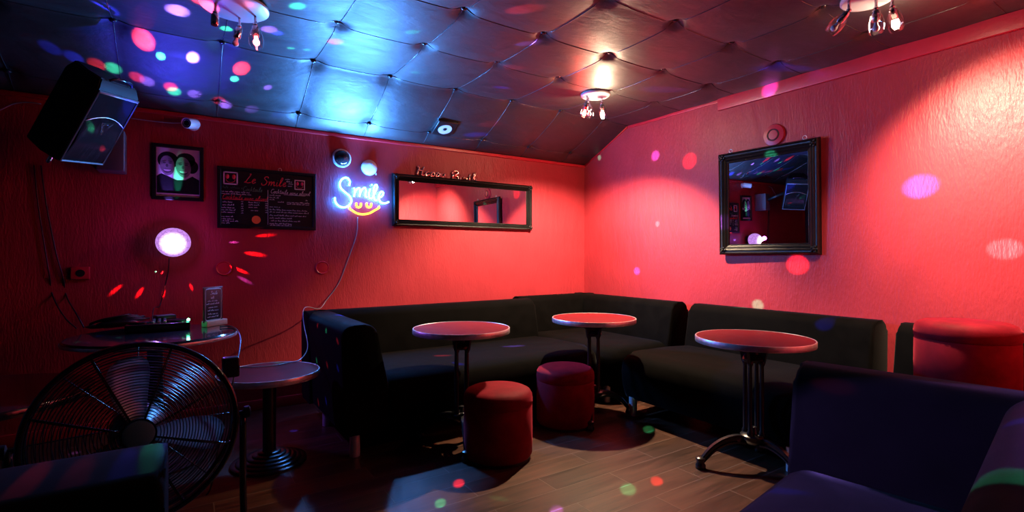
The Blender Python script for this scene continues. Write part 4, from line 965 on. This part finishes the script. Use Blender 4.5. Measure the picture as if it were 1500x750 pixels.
for px, py, c, pw_, w in [(210, 55, RED, 900, .14), (235, 77, GRN, 700, .06), (283, 80, VIO, 900, .09), (355, 97, RED, 900, .12), (345, 112, GRN, 700, .06), (395, 124, VIO, 800, .06),
        (393, 47, VIO, 1200, .10), (433, 14, GRN, 1500, .09), (447, 77, GRN, 1000, .05), (487, 66, RED, 1500, .10), (599, 51, GRN, 1800, .07), (603, 109, GRN, 1500, .06), (424, 74, GRN, 1000, .05), (405, 52, BLU, 1500, .07),
        (760, 18, RED, 3500, .12), (763, 69, VIO, 3500, .08), (745, 103, RED, 1500, .12), (730, 130, BLU, 3000, .08), (723, 180, RED, 1500, .1), (700, 196, BLU, 3500, .10), (576, 173, GRN, 1200, .05),
        (330, 48, GRN, 700, .08), (260, 20, VIO, 900, .14), (150, 20, BLU, 500, .2), (300, 5, RED, 1200, .16), (1133, 104, BLU, 5000, .16)]:
    beam(on_ceil(px, py), c, pw_, w)
for px, py, c, pw_, w in [(960, 228, VIO, 5200, .12), (1010, 236, RED, 2600, .17), (878, 231, GRN, 3600, .06), (933, 397, VIO, 4200, .10), (963, 328, WHT, 2200, .07), (1168, 388, RED, 4000, .17), (1072, 325, MAG, 2600, .16),
        (1348, 273, VIO, 9000, .18), (1472, 365, WHT, 3500, .14), (1110, 447, GRN, 2800, .11), (1133, 129, VIO, 7000, .14), (1139, 226, GRN, 9000, .10), (1085, 95, BLU, 2000, .2), (1140, 290, VIO, 1500, .3)]:
    beam(on_right(px, py), c, pw_, w)
for px, py, z, c, pw_, w in [(672, 708, 0, RED, 12000, .07), (645, 737, 0, GRN, 9000, .06), (920, 717, 0, GRN, 9000, .10), (962, 705, 0, RED, 14000, .08), (950, 629, 0, GRN, 6000, .09), (815, 748, 0, VIO, 14000, .08),
        (1135, 716, .45, BLU, 3500, .07), (650, 522, .45, RED, 3000, .07), (665, 534, .45, BLU, 4000, .08), (755, 508, .45, VIO, 4000, .08), (425, 540, .53, RED, 250, .06), (408, 531, .53, GRN, 250, .05), (398, 541, .53, VIO, 200, .05),
        (370, 534, .53, RED, 200, .05), (1455, 690, .79, GRN, 4000, .12), (1480, 612, .79, BLU, 5000, .08), (430, 631, 0, BLU, 400, .06), (20, 738, .78, RED, 160, .04), (100, 726, .78, RED, 70, .05), (175, 714, .78, BLU, 120, .05), (218, 712, .77, GRN, 120, .03), (240, 694, .77, BLU, 80, .03)]:
    beam(on_level(px, py, z), c, pw_, w, ADDED_SRC if z == 0 and px > 600 else None)  # floor spots start from the added unseen source
for px, py, x, c, pw_, w in [(1222, 476, 3.66, BLU, 9000, .12), (1325, 588, 2.03, RED, 1200, .06)]:
    k = ray(px, py); beam(Vector((0, 0, EYE)) + k * (x / k.x), c, pw_, w)
for px, py, c in [(450, 468, RED), (460, 474, GRN), (473, 487, RED), (484, 488, BLU), (448, 515, GRN), (460, 519, RED), (472, 522, BLU), (479, 532, GRN), (448, 569, RED), (457, 566, BLU)]:
    k = ray(px, py); beam(Vector((0, 0, EYE)) + k * (0.70 / k.x) if k.x > 0.02 else on_level(px, py, .6), c, 500, .035)
for px, py, c, pw_, w in [(372, 372, RED, 140, .05), (388, 345, RED, 110, .04), (352, 396, RED, 120, .04), (358, 410, VIO, 80, .04), (342, 355, VIO, 60, .03), (400, 330, RED, 70, .04), (170, 424, RED, 60, .04), (205, 428, RED, 60, .04), (240, 430, RED, 50, .03), (280, 420, RED, 40, .03), (262, 255, GRN, 60, .10), (245, 265, VIO, 40, .14)]:
    beam(on_back(px, py), c, pw_, w)
for px, py, c in [(120, 494, GRN), (135, 495, VIO), (160, 497, RED), (178, 488, GRN), (200, 470, VIO), (215, 461, RED), (190, 462, GRN), (230, 492, BLU), (250, 476, RED), (262, 484, GRN), (205, 497, GRN), (150, 486, BLU), (240, 497, RED), (300, 486, RED), (320, 486, GRN), (270, 490, VIO), (170, 470, BLU)]:
    beam(on_level(px, py, 0.77), c, 160, .03)
for px, py, c in [(70, 64, BLU), (105, 78, BLU), (140, 90, RED), (165, 97, GRN), (200, 110, RED), (215, 116, VIO), (250, 124, RED), (255, 131, GRN), (285, 135, VIO), (320, 148, RED), (330, 153, VIO), (370, 158, VIO), (410, 166, BLU)]:
    beam(on_slope(px, py), c, 110, .11)
beam(on_ceil(270, 60), (0.04, 0.05, 1), 60, 1.5).data.spot_blend = 1.0
beam(Vector((1.53, 0.78, 0.62)), (0.36, 0.20, 1), 2200, 0.92).data.spot_blend = 0.2  # added wide beam, sized to tint the near corner sofa violet
k = Vector((-0.408, 3.757, 1.937))
beam(k + su * 0.02 - sw * 0.1, GRN, 60, .05); beam(k - su * 0.1 + sw * 0.06, RED, 80, .05); beam(k + su * 0.12 + sw * 0.1, BLU, 120, .12)
def lamp_spot(name, loc, d, power, deg, blend, color=(1.0, 0.72, 0.46)):
    o = light(name, 'SPOT', loc, power, color, spot_size=math.radians(deg), spot_blend=blend, shadow_soft_size=0.02)
    o.rotation_euler = Vector(d).to_track_quat('-Z', 'Y').to_euler(); return o
lamp_spot('warm_lamp_right', (3.095, 1.085, 2.345), (0.55, -0.45, -1.0), 360, 124, 1.0)
lamp_spot('warm_lamp_corner', (2.925, 3.09, 2.335), (0.1, 0.25, -1), 430, 126, 0.45)
for nx in (-0.13, 0.0, 0.13):   # the sign's forward throw
    lamp_spot('neon_throw', NO + Vector((nx, -0.075, 0.02)), (0, -1, 0.35), 64, 178, 0.25, (0.09, 0.33, 1.0)).data.shadow_soft_size = 0.03
# soft violet wash given off by the disco lamp's dome
lamp_spot('disco_wash', BC + Vector((0.03, -0.13, 0)), (0.72, -0.7, -0.18), 22, 150, 0.8, (0.30, 0.10, 1.0))
light('disco_glow', 'POINT', BC + Vector((0.02, -0.16, 0.02)), 1.6, (0.62, 0.10, 1.0), shadow_soft_size=0.03)

w = bpy.data.worlds.new('dark_room'); SC.world = w; w.use_nodes = True
w.node_tree.nodes['Background'].inputs[0].default_value = (0.02, 0.012, 0.02, 1); w.node_tree.nodes['Background'].inputs[1].default_value = 0.1

# ------------------------------------------------------------------ camera
cam = bpy.data.cameras.new('camera'); cam.sensor_width = 36; cam.lens = F / 1500 * 36; cam.clip_start = 0.02
co = bpy.data.objects.new('camera', cam); COL.objects.link(co); co.location = (0, 0, EYE)
co.rotation_euler = Vector((DX, DY, 0)).to_track_quat('-Z', 'Y').to_euler(); SC.camera = co
SC.view_settings.view_transform = 'Standard'; SC.view_settings.look = 'None'; SC.view_settings.gamma = 1.0; SC.view_settings.exposure = 0.0
try: SC.view_settings.use_curve_mapping = False
except Exception: pass
SC.cycles.use_denoising = True; SC.cycles.max_bounces = 7; SC.cycles.transparent_max_bounces = 12; SC.cycles.sample_clamp_indirect = 4.0
SC.cycles.caustics_reflective = False; SC.cycles.caustics_refractive = False
